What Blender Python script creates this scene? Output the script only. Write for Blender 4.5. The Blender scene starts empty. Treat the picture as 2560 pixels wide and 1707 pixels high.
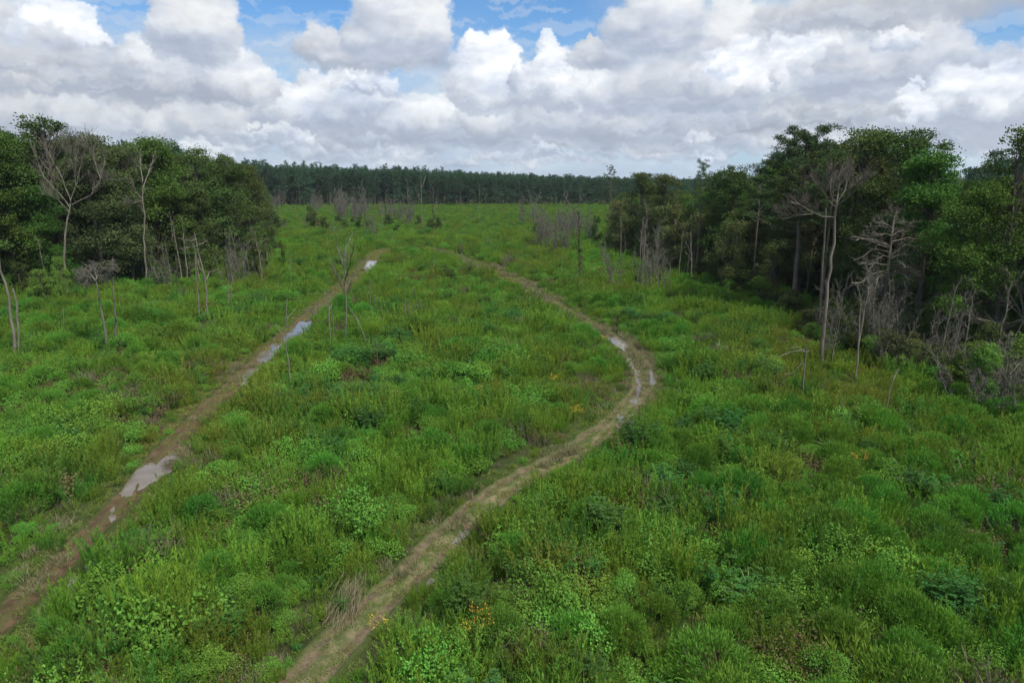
import bpy, math, random
import numpy as np
from mathutils import Vector
random.seed(7)
rng = np.random.default_rng(11)
S = bpy.context.scene
COL = S.collection
PI = math.pi
# ------------------------------------------------------------------ camera
CAM_H = 20.0; F = 1750.0; PITCH = math.radians(13.2)
cd = bpy.data.cameras.new('camera'); cam = bpy.data.objects.new('camera', cd); COL.objects.link(cam)
cam.location = (0, 0, CAM_H); cam.rotation_euler = (math.radians(90) - PITCH, 0, 0)
cd.sensor_width = 36; cd.lens = F / 2560 * 36; cd.clip_start = .5; cd.clip_end = 12000
S.camera = cam
S.render.resolution_x = 1024; S.render.resolution_y = 682
S.view_settings.view_transform = 'Standard'; S.view_settings.look = 'None'
S.view_settings.exposure = 0.3; S.view_settings.gamma = 1
cy = S.cycles
cy.max_bounces = 5; cy.diffuse_bounces = 3; cy.glossy_bounces = 2; cy.transmission_bounces = 3
cy.transparent_max_bounces = 4; cy.volume_bounces = 0
cy.use_denoising = True; cy.denoiser = 'OPENIMAGEDENOISE'; cy.denoising_input_passes = 'RGB_ALBEDO_NORMAL'; cy.denoising_prefilter = 'ACCURATE'
cy.caustics_reflective = False; cy.caustics_refractive = False
SP, CP = math.sin(PITCH), math.cos(PITCH)

def ray(px, py):
    x = (px - 1280) / F; y = -(py - 853.5) / F
    return np.array([x, CP + y * SP, -SP + y * CP])
def at(px, py, z=0.0):                       # point of height z seen at a photograph position
    d = ray(px, py); t = (z - CAM_H) / d[2]
    return np.array([0, 0, CAM_H]) + d * t
def onY(px, py, Y):                          # point at depth Y seen at a photograph position
    d = ray(px, py); return np.array([0, 0, CAM_H]) + d * (Y / d[1])
def azel(px, py):
    d = ray(px, py); d = d / np.linalg.norm(d)
    return math.atan2(d[0], d[1]), math.asin(d[2])
def top_z(px, py, Y): return onY(px, py, Y)[2]
def px_of(x, y, z=0.0):
    dx, dy, dz = x, y, z - CAM_H
    f = dy * CP - dz * SP; u = dy * SP + dz * CP
    return 1280 + F * dx / f, 853.5 - F * u / f

# ------------------------------------------------------------------ node helper
class NT:
    def __init__(s, tree): s.t = tree; s.n = tree.nodes; s.l = tree.links
    def new(s, typ, **kw):
        nd = s.n.new(typ)
        for k, v in kw.items(): setattr(nd, k, v)
        return nd
    def put(s, sock, v):
        if isinstance(v, bpy.types.NodeSocket): s.l.new(v, sock)
        elif v is not None: sock.default_value = v
    def m(s, op, a, b=None, c=None, clamp=False):
        nd = s.new('ShaderNodeMath', operation=op, use_clamp=clamp)
        s.put(nd.inputs[0], a)
        if b is not None: s.put(nd.inputs[1], b)
        if c is not None: s.put(nd.inputs[2], c)
        return nd.outputs[0]
    def vm(s, op, a, b=None):
        nd = s.new('ShaderNodeVectorMath', operation=op)
        s.put(nd.inputs[0], a)
        if b is not None: s.put(nd.inputs['Scale'] if op == 'SCALE' else nd.inputs[1], b)
        return nd.outputs[0]
    def comb(s, x, y, z):
        nd = s.new('ShaderNodeCombineXYZ')
        for i, v in enumerate((x, y, z)): s.put(nd.inputs[i], v)
        return nd.outputs[0]
    def noise(s, vec, scale, detail=4, rough=.5, dist=0, dim='3D', out=0, w=None):
        nd = s.new('ShaderNodeTexNoise', noise_dimensions=dim)
        s.put(nd.inputs['Vector'], vec); nd.inputs['Scale'].default_value = scale
        nd.inputs['Detail'].default_value = detail; nd.inputs['Roughness'].default_value = rough
        nd.inputs['Distortion'].default_value = dist
        return nd.outputs[out]
    def voro(s, vec, scale, detail=2, rough=.5, smooth=.6):
        nd = s.new('ShaderNodeTexVoronoi', feature='SMOOTH_F1')
        s.put(nd.inputs['Vector'], vec); nd.inputs['Scale'].default_value = scale
        nd.inputs['Detail'].default_value = detail; nd.inputs['Roughness'].default_value = rough
        nd.inputs['Smoothness'].default_value = smooth
        return nd.outputs['Distance']
    def mapr(s, v, a, b, c=0., d=1., typ='SMOOTHSTEP'):
        nd = s.new('ShaderNodeMapRange', interpolation_type=typ)
        s.put(nd.inputs[0], v)
        for i, q in enumerate((a, b, c, d)): s.put(nd.inputs[i + 1], q)
        return nd.outputs[0]
    def mix(s, f, a, b, blend='MIX'):
        nd = s.new('ShaderNodeMix', data_type='RGBA', blend_type=blend)
        s.put(nd.inputs[0], f)
        for sock, v in ((nd.inputs[6], a), (nd.inputs[7], b)):
            if isinstance(v, tuple): v = (*v[:3], 1)
            s.put(sock, v)
        return nd.outputs[2]
    def ramp(s, f, stops):
        nd = s.new('ShaderNodeValToRGB'); e = nd.color_ramp.elements
        while len(e) > 1: e.remove(e[0])
        e[0].position = stops[0][0]; e[0].color = (*stops[0][1], 1)
        for p, c in stops[1:]:
            q = e.new(p); q.color = (*c, 1)
        s.put(nd.inputs[0], f); return nd.outputs[0]

# ------------------------------------------------------------------ world: Nishita sky behind a computed cumulus layer
def vnoise(x, y, scale, seed):
    r = np.random.default_rng(seed).random((256, 256)); x = np.asarray(x) / scale + 1000; y = np.asarray(y) / scale + 1000
    i = np.floor(x).astype(int); j = np.floor(y).astype(int); fx = x - i; fy = y - j
    fx = fx * fx * (3 - 2 * fx); fy = fy * fy * (3 - 2 * fy)
    g = lambda a, b: r[a % 256, b % 256]
    return (g(i, j) * (1 - fx) + g(i + 1, j) * fx) * (1 - fy) + (g(i, j + 1) * (1 - fx) + g(i + 1, j + 1) * fx) * fy
def fbm(x, y, scale, seed):
    return (vnoise(x, y, scale, seed) * .55 + vnoise(x, y, scale * .45, seed + 1) * .3 + vnoise(x, y, scale * .2, seed + 2) * .15)
def sky_images():
    """cumulus sky as two float pictures over world azimuth and elevation: a fine one for the northern horizon and a coarse one for the rest"""
    R = np.random.default_rng(5)
    def sn(x, y, sc, seed): return fbm(x, y, sc, seed)
    def azelv(px, py):
        x = (px - 1280) / F; y = -(py - 853.5) / F
        dx, dy, dz = x, CP + y * SP, -SP + y * CP; n = np.sqrt(dx * dx + dy * dy + dz * dz)
        return np.degrees(np.arctan2(dx, dy)), np.degrees(np.arcsin(dz / n))
    # clouds: x0, x1, base y, top y (photograph pixels), tone of shaded base, tone of lit top, puffs, softness
    C = []
    for _ in range(46): # distant rows
        yb = R.uniform(372, 428); w = R.uniform(50, 190) * (1 + (428 - yb) / 60); x = R.uniform(-150, 2700)
        C.append((x - w / 2, x + w / 2, yb, yb - w * R.uniform(.16, .3), .56, .80, 40, .5))
    for _ in range(34):
        yb = R.uniform(290, 372); w = R.uniform(150, 400); x = R.uniform(-150, 2700)
        C.append((x - w / 2, x + w / 2, yb, yb - w * R.uniform(.17, .3), .50, .80, 70, .45))
    C += [(-200, 420, 330, 190, .50, .70, 120, .6), (250, 900, 345, 215, .52, .74, 140, .6), (640, 1090, 322, 165, .55, .90, 190, .3), (930, 1330, 345, 165, .52, .88, 190, .3),
          (1250, 1620, 330, 120, .56, .86, 190, .35), (1420, 1900, 345, 150, .50, .80, 170, .5), (1800, 2330, 320, 160, .42, .72, 170, .5), (2200, 2800, 345, 120, .55, .84, 190, .45),
          (1690, 1790, 362, 316, .62, .86, 40, .3), (1725, 1835, 418, 372, .68, .88, 40, .3), (1325, 1410, 395, 346, .6, .84, 35, .3), (590, 790, 355, 300, .62, .85, 50, .35)]
    C += [(-60, 330, 235, 120, .50, .72, 110, .6), (255, 700, 248, 92, .48, .86, 200, .35), (370, 600, 140, -40, .58, .80, 150, .4), (1100, 1330, 262, 62, .58, .99, 220, .18),
          (1270, 1450, 262, 120, .56, .95, 120, .2), (850, 1010, 232, 160, .66, .97, 70, .2), (1440, 1600, 275, 140, .60, .93, 80, .25), (1416, 1570, 168, 88, .56, .76, 70, .4),
          (1480, 2250, 250, -40, .56, .80, 260, .6), (1700, 2150, 240, 70, .55, .97, 220, .3), (2050, 2420, 200, 30, .55, .84, 160, .5), (2320, 2800, 300, 125, .56, .95, 180, .3), (2215, 2330, 318, 215, .60, .96, 60, .3),
          (1850, 2260, 315, 235, .48, .66, 120, .95), (1500, 2000, 330, 260, .54, .74, 120, .9), (1750, 1830, 190, 128, .75, 1.0, 35, .2)]
    C += [(-250, 85, 110, -90, .60, .74, 80, .8), (60, 262, 140, 2, .66, 1.03, 120, .15), (-260, 320, 178, 82, .48, .70, 170, .8), (720, 1150, 168, 40, .50, .80, 170, .8), (850, 1150, 130, -70, .60, .86, 160, .6),
          (1950, 2900, 52, -120, .50, .66, 220, .9), (1490, 1780, 120, -90, .60, .84, 150, .7), (2170, 2310, 118, 62, .62, .92, 50, .4)]
    def draw(az, el, front):
        na, ne = len(az), len(el); A, E = np.meshgrid(az, el); da, de = az[1] - az[0], el[1] - el[0]
        e = np.clip(E, 0, 90); t_ = (1 - e / 90) ** 9
        img = np.zeros((ne, na, 4)); lo = np.exp(-e / 3.6)[..., None]; img = img * (1 - .9 * lo) + np.array([.50, .64, .78, 1]) * .9 * lo      # clear parts stay transparent: the Sky Texture shows there
        qx, qy = A * (1 + 0 * e), E * 3.2
        veil = np.clip((sn(qx, qy, 22, 3) * .6 + sn(qx + 99, qy, 6, 4) * .4 - .40) * 3.4, 0, 1)
        if front:
            for x, y, rx, ry in [(1335, 35, 230, 110), (800, 10, 190, 62), (320, -5, 150, 50), (2505, 105, 100, 65), (2390, 130, 80, 25), (700, 210, 40, 26)]:
                a0, e0 = azelv(x, y); g = np.exp(-(((A - a0) / (rx / F * 57.3)) ** 2 + ((E - e0) / (ry / F * 57.3)) ** 2) ** 2); veil = veil * (1 - .93 * g)
        veil = (veil * .85 + .12 * (E < 9))[..., None]; img = img * (1 - veil) + np.array([.56, .63, .72, 1]) * veil
        LX, LY, LZ = .35, .80, .48
        cl = C if front else []
        if not front:
            r2 = np.random.default_rng(8)
            for k in range(420):
                eb = 3 + 75 * r2.random() ** 1.3; w = (5 + 22 * r2.random()) * (.5 + eb / 45); cl.append(('d', r2.uniform(-180, 180), w / math.cos(math.radians(min(eb, 75))), eb, w * r2.uniform(.25, .5), r2.uniform(.42, .58), r2.uniform(.7, .95), 26, .5))
        for c in cl:
            if c[0] == 'd': _, xc, W, eb, H, b0, b1, n, so = c
            else:
                x0, x1, yb, yt, b0, b1, n, so = c; xc, eb = azelv((x0 + x1) / 2, yb); W = (x1 - x0) / F * 57.3 * .92; H = (yb - yt) / F * 57.3
            ph = R.random(6) * 6.28
            xs = (R.beta(1.5, 1.5, n) * 2 - 1); prof = np.sqrt(np.clip(1 - xs ** 2, 0, 1)) * (.72 + .16 * np.sin(3 * xs + ph[0]) + .14 * np.sin(7 * xs + ph[1]) + .10 * np.sin(15 * xs + ph[2]))
            u = R.random(n) ** .85; ys = u * prof; rad = H * (.30 - .17 * u) * (.55 + .8 * R.random(n)); rad = np.maximum(rad, H * .06)
            o = np.argsort(-u + .35 * R.random(n))
            for i in o:
                cx, cy_, r = xc + xs[i] * (W / 2 - rad[i]), eb + ys[i] * H * .88 + rad[i] * .35, rad[i]
                pj = (R.random() - .5) * .34
                rx = r * (1.15 if front else 1.3)
                i0, i1 = int((cx - rx - az[0]) / da), int((cx + rx - az[0]) / da) + 2; j0, j1 = int((cy_ - r - el[0]) / de), int((cy_ + r - el[0]) / de) + 2
                i0, j0 = max(i0, 0), max(j0, 0); i1, j1 = min(i1, na), min(j1, ne)
                if i1 <= i0 or j1 <= j0: continue
                X = (A[j0:j1, i0:i1] - cx) / rx; Y = (E[j0:j1, i0:i1] - cy_) / r; q = X * X + Y * Y
                al = np.clip((1 - q) / (.25 + so), 0, 1) ; al = al * al * (3 - 2 * al) * (.80 - .28 * so)
                hy = (E[j0:j1, i0:i1] - eb) / H
                al = al * np.clip(hy * 6 + .9, 0, 1)
                s = .5 + .5 * (X * LX + Y * LY + np.sqrt(np.clip(1 - q, 0, 1)) * LZ)
                k = np.clip(hy * .62 + pj + (s - .62) * (1.7 - .8 * so) + .12, 0, 1)[..., None]; k = k * k * (3 - 2 * k)
                lowf = math.exp(-max(eb, 0) / 2.4) * .38
                base = np.array([b0 * .86, b0 * .93, b0 * 1.08]); top = np.array([b1, b1 * 1.0, b1 * 1.015])
                col = base * (1 - k) + top * k; col = col * (1 - lowf) + np.array([.56, .66, .77]) * lowf * (.75 + .5 * k)
                col = np.concatenate([col, np.ones_like(col[..., :1])], -1); a = al[..., None]; img[j0:j1, i0:i1] = img[j0:j1, i0:i1] * (1 - a) + col * a
        if front:
            # torn, curled edges: bend the picture with turbulence
            def warp(img, amp, sc, sd):
                dx = (sn(A, E, sc, sd) - .5) * amp / da; dy = (sn(A + 50, E, sc, sd + 9) - .5) * amp * .8 / de
                J, I = np.meshgrid(np.arange(ne), np.arange(na), indexing='ij')
                x = np.clip(I + dx, 0, na - 1.01); y = np.clip(J + dy, 0, ne - 1.01); i = x.astype(int); j = y.astype(int); fx = (x - i)[..., None]; fy = (y - j)[..., None]
                return (img[j, i] * (1 - fx) + img[j, i + 1] * fx) * (1 - fy) + (img[j + 1, i] * (1 - fx) + img[j + 1, i + 1] * fx) * fy
            wisp = np.clip((sn(A * .5 + E * .8, E * 3.5 - A * .3, 1.6, 120) - .52) * 3.5, 0, .3)[..., None]; img = img * (1 - wisp) + np.array([.66, .71, .78, 1]) * wisp
            img = warp(img, 1.5, 2.0, 60); img = warp(img, .65, .55, 70); img = warp(img, .34, .20, 77); img = warp(img, .14, .07, 79)
            g = (sn(A, E * 1.6, 1.4, 80) - .5) * .16 + (sn(A, E * 1.3, .45, 84) - .5) * .09
            whit = np.clip((img[..., :1] - .35) * 4, 0, 1)
            img[..., :3] *= (1 + g[..., None] * whit)
            h = (sn(A * .6, E * 1.5, 3.4, 90) * .6 + sn(A * .6 + 40, E * 1.3, 1.1, 94) * .4 - .53) * 5.0; h = np.clip(h, -.7, 1.2)[..., None] * whit
            img[..., :3] *= (1 - h * np.array([.21, .175, .11]))
        return np.clip(img, 0, 1.1)
    az1, el1 = np.arange(-50, 50, 1 / 26), np.arange(-1.5, 20, 1 / 26)
    az2, el2 = np.linspace(-180, 180, 721)[:-1], np.linspace(-2, 90, 185)
    return draw(az1, el1, True), draw(az2, el2, False)

SUN_EL, SUN_AZ = math.radians(54), math.radians(138)       # azimuth clockwise from +Y: high veiled sun behind and to the right
def build_world():
    w = bpy.data.worlds.new('World'); S.world = w; w.use_nodes = True
    t = NT(w.node_tree); t.n.clear()
    out = t.new('ShaderNodeOutputWorld'); bg = t.new('ShaderNodeBackground')
    sky = t.new('ShaderNodeTexSky', sky_type='NISHITA')
    sky.sun_disc = False; sky.sun_elevation = SUN_EL; sky.sun_rotation = SUN_AZ
    sky.air_density = 1.0; sky.dust_density = .4; sky.ozone_density = 2.5; sky.altitude = 50
    skyc = t.vm('MULTIPLY', sky.outputs[0], (.056, .086, .112))
    gen = t.new('ShaderNodeTexCoord').outputs['Generated']
    sep = t.new('ShaderNodeSeparateXYZ'); t.l.new(gen, sep.inputs[0]); X, Y, Z = sep.outputs
    az = t.m('MULTIPLY', t.m('ARCTAN2', X, Y), 57.29578); el = t.m('MULTIPLY', t.m('ARCSINE', Z), 57.29578)
    pics = []
    for arr, (a0, a1, e0, e1), nm in zip(sky_images(), ((-50, 50, -1.5, 20), (-180, 180, -2, 90)), ('clouds_north', 'clouds_all_round')):
        h, wd = arr.shape[:2]; im = bpy.data.images.new(nm, wd, h, alpha=True, float_buffer=True); im.colorspace_settings.name = 'Non-Color'; im.alpha_mode = 'CHANNEL_PACKED'
        im.pixels.foreach_set(arr.astype(np.float32).ravel()); im.update(); im.pack()
        nd = t.new('ShaderNodeTexImage', image=im, extension='EXTEND', interpolation='Linear')
        t.put(nd.inputs[0], t.comb(t.mapr(az, a0, a1, 0, 1, 'LINEAR'), t.mapr(el, e0, e1, 0, 1, 'LINEAR'), 0.)); pics.append(nd)
    k = t.m('MULTIPLY', t.mapr(t.m('ABSOLUTE', az), 43, 49, 1, 0), t.mapr(el, 15.5, 19.5, 1, 0))
    rgb = t.mix(k, pics[1].outputs[0], pics[0].outputs[0])
    am = t.m('ADD', t.m('MULTIPLY', pics[1].outputs[1], t.m('SUBTRACT', 1., k)), t.m('MULTIPLY', pics[0].outputs[1], k))
    col = t.vm('ADD', t.vm('SCALE', skyc, t.m('SUBTRACT', 1., am)), t.vm('MULTIPLY', rgb, (.795, .825, .86)))
    t.l.new(col, bg.inputs[0]); bg.inputs[1].default_value = 1.0
    t.l.new(bg.outputs[0], out.inputs[0])
    w.cycles.sampling_method = 'MANUAL'; w.cycles.sample_map_resolution = 512
build_world()
sd = bpy.data.lights.new('sun', 'SUN'); sun = bpy.data.objects.new('sun', sd); COL.objects.link(sun)
sd.energy = 4.3; sd.angle = math.radians(8); sd.color = (1.0, .96, .88)
sv = Vector((math.sin(SUN_AZ) * math.cos(SUN_EL), math.cos(SUN_AZ) * math.cos(SUN_EL), math.sin(SUN_EL)))
sun.rotation_euler = sv.to_track_quat('Z', 'Y').to_euler(); sun.location = (0, 0, 300)

# ------------------------------------------------------------------ mesh helpers
def link(o): COL.objects.link(o); return o
def tag(o, label=None, cat=None, group=None, kind=None):
    if label: o['label'] = label
    if cat: o['category'] = cat
    if group: o['group'] = group
    if kind: o['kind'] = kind
    return o
def mesh_np(name, V, Q, tint=None, mats=(), midx=None, smooth=False):
    """V (n,3); Q (m,4) quads"""
    me = bpy.data.meshes.new(name)
    V = np.asarray(V, np.float32); Q = np.asarray(Q, np.int32)
    me.vertices.add(len(V)); me.vertices.foreach_set('co', V.ravel())
    k = Q.shape[1]
    me.loops.add(Q.size); me.loops.foreach_set('vertex_index', Q.ravel())
    me.polygons.add(len(Q)); me.polygons.foreach_set('loop_start', np.arange(0, Q.size, k, dtype=np.int32))
    me.polygons.foreach_set('loop_total', np.full(len(Q), k, np.int32))
    for m_ in mats: me.materials.append(m_)
    if midx is not None: me.polygons.foreach_set('material_index', np.asarray(midx, np.int32))
    if smooth: me.polygons.foreach_set('use_smooth', np.ones(len(Q), bool))
    me.update(calc_edges=True)
    if tint is not None:
        a = me.attributes.new('tint', 'FLOAT', 'FACE'); a.data.foreach_set('value', np.asarray(tint, np.float32))
    me.validate()
    return me
def nrm(a): return a / np.maximum(np.linalg.norm(a, axis=-1, keepdims=True), 1e-9)
def rdir(n):
    v = rng.normal(size=(n, 3)); return nrm(v)
class Leaves:
    """collects rhombic leaves: one quad each, each with a tint"""
    def __init__(s): s.V = []; s.T = []; s.M = []
    def add(s, base, d, length, width, tint=None, side=None, mat=0, bend=None):
        n = len(base); base = np.asarray(base)
        d = nrm(d); side = nrm(np.cross(d, rdir(n) if side is None else side))
        L = np.broadcast_to(np.asarray(length, float), (n,))[:, None]; W = np.broadcast_to(np.asarray(width, float), (n,))[:, None] * .5
        mid = base + d * L * .5
        tip = base + d * L
        if bend is not None: tip = tip + np.array([0, 0, -1]) * L * bend
        q = np.stack([base, mid + side * W, tip, mid - side * W], 1)
        s.V.append(q.reshape(-1, 3)); s.T.append(rng.random(n) if tint is None else np.broadcast_to(tint, (n,))); s.M.append(np.full(n, mat))
    def mesh(s, name, *mats):
        V = np.concatenate(s.V); n = len(V) // 4
        return mesh_np(name, V, np.arange(n * 4).reshape(n, 4), np.concatenate(s.T), mats, np.concatenate(s.M))
class Tubes:
    def __init__(s): s.V = []; s.Q = []; s.n = 0
    def add(s, pts, rad, sides=6):
        pts = np.asarray(pts, float); k = len(pts)
        rad = np.asarray(rad, float)
        tan = nrm(np.gradient(pts, axis=0))
        ref = np.array([0.31, 0.93, 0.17]) if abs(tan[0][1]) < .9 else np.array([1., .1, 0])
        a = nrm(np.cross(tan, ref)); b = nrm(np.cross(tan, a))
        th = np.arange(sides) * 2 * PI / sides
        ring = pts[:, None] + rad[:, None, None] * (np.cos(th)[None, :, None] * a[:, None] + np.sin(th)[None, :, None] * b[:, None])
        s.V.append(ring.reshape(-1, 3))
        i = np.arange(k - 1)[:, None] * sides + np.arange(sides)[None]
        j = np.arange(k - 1)[:, None] * sides + (np.arange(sides)[None] + 1) % sides
        s.Q.append((np.stack([i, j, j + sides, i + sides], -1).reshape(-1, 4)) + s.n)
        s.n += k * sides
    def mesh(s, name, mat):
        return mesh_np(name, np.concatenate(s.V), np.concatenate(s.Q), None, (mat,), None, True)
def inside(x, y, poly):
    x = np.asarray(x); y = np.asarray(y); c = np.zeros(x.shape, bool); n = len(poly)
    for i in range(n):
        x0, y0 = poly[i][:2]; x1, y1 = poly[(i + 1) % n][:2]
        k = ((y0 > y) != (y1 > y))
        with np.errstate(divide='ignore', invalid='ignore'):
            c ^= k & (x < (x1 - x0) * (y - y0) / (y1 - y0 + 1e-12) + x0)
    return c
def seg_dist(x, y, line):
    """distance to polyline, signed offset, arclength"""
    best = np.full(x.shape, 1e9)
    for i in range(len(line) - 1):
        a = np.array(line[i][:2]); b = np.array(line[i + 1][:2]); d = b - a; L2 = d @ d
        t_ = np.clip(((x - a[0]) * d[0] + (y - a[1]) * d[1]) / L2, 0, 1)
        q = np.hypot(x - a[0] - t_ * d[0], y - a[1] - t_ * d[1])
        best = np.minimum(best, q)
    return best

# ------------------------------------------------------------------ materials
def base_mat(name):
    m = bpy.data.materials.new(name); m.use_nodes = True; t = NT(m.node_tree); t.n.clear()
    out = t.new('ShaderNodeOutputMaterial'); return m, t, out
def leaf_mat(name, cols, patch=None, trans=.28, rough=.75, spec=.12, pscale=.09, gain=1.27):
    """cols: colours across the per-leaf tint; patch: colour that whole plants drift to in world-space patches"""
    m, t, out = base_mat(name)
    at_ = t.new('ShaderNodeAttribute', attribute_name='tint').outputs['Fac']
    info = t.new('ShaderNodeObjectInfo')
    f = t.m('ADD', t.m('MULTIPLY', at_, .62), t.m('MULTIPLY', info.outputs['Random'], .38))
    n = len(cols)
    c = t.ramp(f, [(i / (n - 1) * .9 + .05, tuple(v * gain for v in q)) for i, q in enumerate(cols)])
    if patch:
        pos = t.new('ShaderNodeNewGeometry').outputs['Position']
        k = t.noise(pos, pscale, 3, .6)
        c = t.mix(t.mapr(k, .42, .66, 0, .75), c, tuple(v * gain for v in patch))
    hsv = t.new('ShaderNodeHueSaturation')
    pos0 = t.new('ShaderNodeNewGeometry').outputs['Position']; big_ = t.noise(pos0, .045, 4, .65)
    t.put(hsv.inputs['Hue'], t.m('ADD', t.m('ADD', t.m('MULTIPLY', info.outputs['Random'], .045), .471), t.m('MULTIPLY', t.m('SUBTRACT', big_, .5), -.09))); hsv.inputs['Saturation'].default_value = .96
    t.put(hsv.inputs['Value'], t.m('ADD', t.m('MULTIPLY', t.m('FRACT', t.m('MULTIPLY', info.outputs['Random'], 7.31)), .4), .80))
    t.put(hsv.inputs['Color'], c); c = hsv.outputs[0]
    p = t.new('ShaderNodeBsdfPrincipled'); t.put(p.inputs['Base Color'], c); p.inputs['Roughness'].default_value = rough
    p.inputs['Specular IOR Level'].default_value = spec
    tr = t.new('ShaderNodeBsdfTranslucent'); t.put(tr.inputs[0], t.mix(1., c, (1.15, 1.2, .6), 'MULTIPLY'))
    mx = t.new('ShaderNodeMixShader'); mx.inputs[0].default_value = trans
    t.l.new(p.outputs[0], mx.inputs[1]); t.l.new(tr.outputs[0], mx.inputs[2]); t.l.new(mx.outputs[0], out.inputs[0])
    return m
def bark_mat(name, a, b, scale=3.):
    m, t, out = base_mat(name)
    tc = t.new('ShaderNodeTexCoord').outputs['Object']
    v = t.vm('MULTIPLY', tc, (1, 1, .22))
    n1 = t.noise(v, scale, 6, .65); n2 = t.noise(tc, .35, 3, .5)
    c = t.mix(t.mapr(n1, .3, .7), a, b)
    c = t.mix(t.mapr(n2, .52, .7, 0, .6), c, tuple(q * .55 for q in a))
    p = t.new('ShaderNodeBsdfPrincipled'); t.put(p.inputs['Base Color'], c); p.inputs['Roughness'].default_value = .85
    bp = t.new('ShaderNodeBump'); bp.inputs['Strength'].default_value = .6; bp.inputs['Distance'].default_value = .05
    t.put(bp.inputs['Height'], n1); t.l.new(bp.outputs[0], p.inputs['Normal'])
    t.l.new(p.outputs[0], out.inputs[0]); return m
M = {}
M['weed'] = leaf_mat('weed_leaf', [(0.04721, 0.09826, 0.00975), (0.08394, 0.1747, 0.01365), (0.1154, 0.2293, 0.01755), (0.1574, 0.2511, 0.02925)], (0.1259, 0.1529, 0.02438), trans=.35, pscale=.05)
M['weedb'] = leaf_mat('weed_leaf_cool', [(0.03672, 0.09826, 0.0195), (0.05771, 0.1529, 0.02145), (0.08394, 0.1965, 0.02925)], (0.09443, 0.1747, 0.0195), trans=.35, pscale=.07)
M['leafy'] = leaf_mat('leafy_scrub', [(0.02308, 0.06551, 0.00975), (0.04721, 0.1419, 0.01365), (0.07344, 0.1965, 0.0195), (0.1049, 0.2402, 0.02925), (0.129, 0.265, 0.05)], (0.09443, 0.1856, 0.0195), trans=.28)
M['dome'] = leaf_mat('feathery_shrub', [(0.04721, 0.1201, 0.0117), (0.07344, 0.191, 0.01755), (0.09967, 0.2402, 0.0234)], (0.05771, 0.1638, 0.0195), trans=.35)
M['blue'] = leaf_mat('blue_green_leaf', [(0.0242, 0.0714, 0.0176), (0.0385, 0.1122, 0.024), (0.055, 0.153, 0.032)], (0.044, 0.1326, 0.016), trans=.25)
M['rust'] = leaf_mat('rusty_leaf', [(.07, .05, .025), (.11, .085, .04), (.09, .11, .03)], None, trans=.2)
M['brown'] = leaf_mat('dead_brush', [(.06, .045, .035), (.10, .08, .06), (.14, .12, .09)], None, trans=.1)
M['straw'] = leaf_mat('straw_grass', [(.12, .115, .06), (.19, .175, .10), (.12, .14, .05)], None, trans=.25)
M['short'] = leaf_mat('short_grass', [(0.07344, 0.1201, 0.02438), (0.1154, 0.1747, 0.03413), (0.1784, 0.1965, 0.0585)], (0.1784, 0.1638, 0.0585), trans=.3, pscale=.3)
M['gold'] = leaf_mat('goldenrod_flower', [(.55, .33, .02), (.65, .42, .03)], None, trans=.2)
M['orange'] = leaf_mat('orange_flower', [(.38, .20, .02), (.42, .26, .04)], None, trans=.2)
M['pampas'] = leaf_mat('long_grass_blade', [(.14, .24, .10), (.20, .31, .15)], None, trans=.25)
M['oak'] = leaf_mat('broadleaf_crown', [(0.02681, 0.05145, 0.01212), (0.04144, 0.07999, 0.01616), (0.06094, 0.1086, 0.02222)], (0.05485, 0.0686, 0.01818), trans=.2, pscale=.03)
M['oakg'] = leaf_mat('fresh_crown', [(0.03047, 0.0743, 0.01212), (0.04875, 0.1143, 0.01616), (0.06704, 0.143, 0.0202)], None, trans=.25)
M['oakb'] = leaf_mat('brownish_crown', [(0.03596, 0.05328, 0.02072), (0.05494, 0.07992, 0.0259), (0.06493, 0.09435, 0.03108)], None, trans=.2)
M['pine'] = leaf_mat('pine_needles', [(0.01829, 0.04573, 0.01414), (0.03047, 0.0686, 0.0202), (0.04266, 0.09146, 0.02222)], None, trans=.12)
M['farpine'] = leaf_mat('far_pine_needles', [(0.01629, 0.0427, 0.0236), (0.0256, 0.06279, 0.03146), (0.03491, 0.07786, 0.03671)], None, trans=.12)
M['vine'] = leaf_mat('vine_leaf', [(0.04546, 0.09945, 0.01507), (0.07576, 0.1635, 0.0226), (0.1213, 0.2133, 0.03767)], (0.04546, 0.08528, 0.01507), trans=.25, pscale=.3)
M['olive'] = leaf_mat('olive_thicket', [(0.0518, 0.06288, 0.02222), (0.07768, 0.09716, 0.0303), (0.09322, 0.1257, 0.03536)], None, trans=.2)
M['bare'] = bark_mat('weathered_grey_wood', (.095, .083, .062), (.20, .18, .14))
M['bare2'] = bark_mat('dull_dead_wood', (.078, .074, .056), (.145, .138, .11))
M['pinebark'] = bark_mat('pine_bark', (.09, .07, .055), (.17, .14, .115))
M['bark'] = bark_mat('dark_bark', (.05, .04, .03), (.10, .085, .07))
M['char'] = bark_mat('charred_wood', (.02, .017, .015), (.09, .06, .045))
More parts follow.
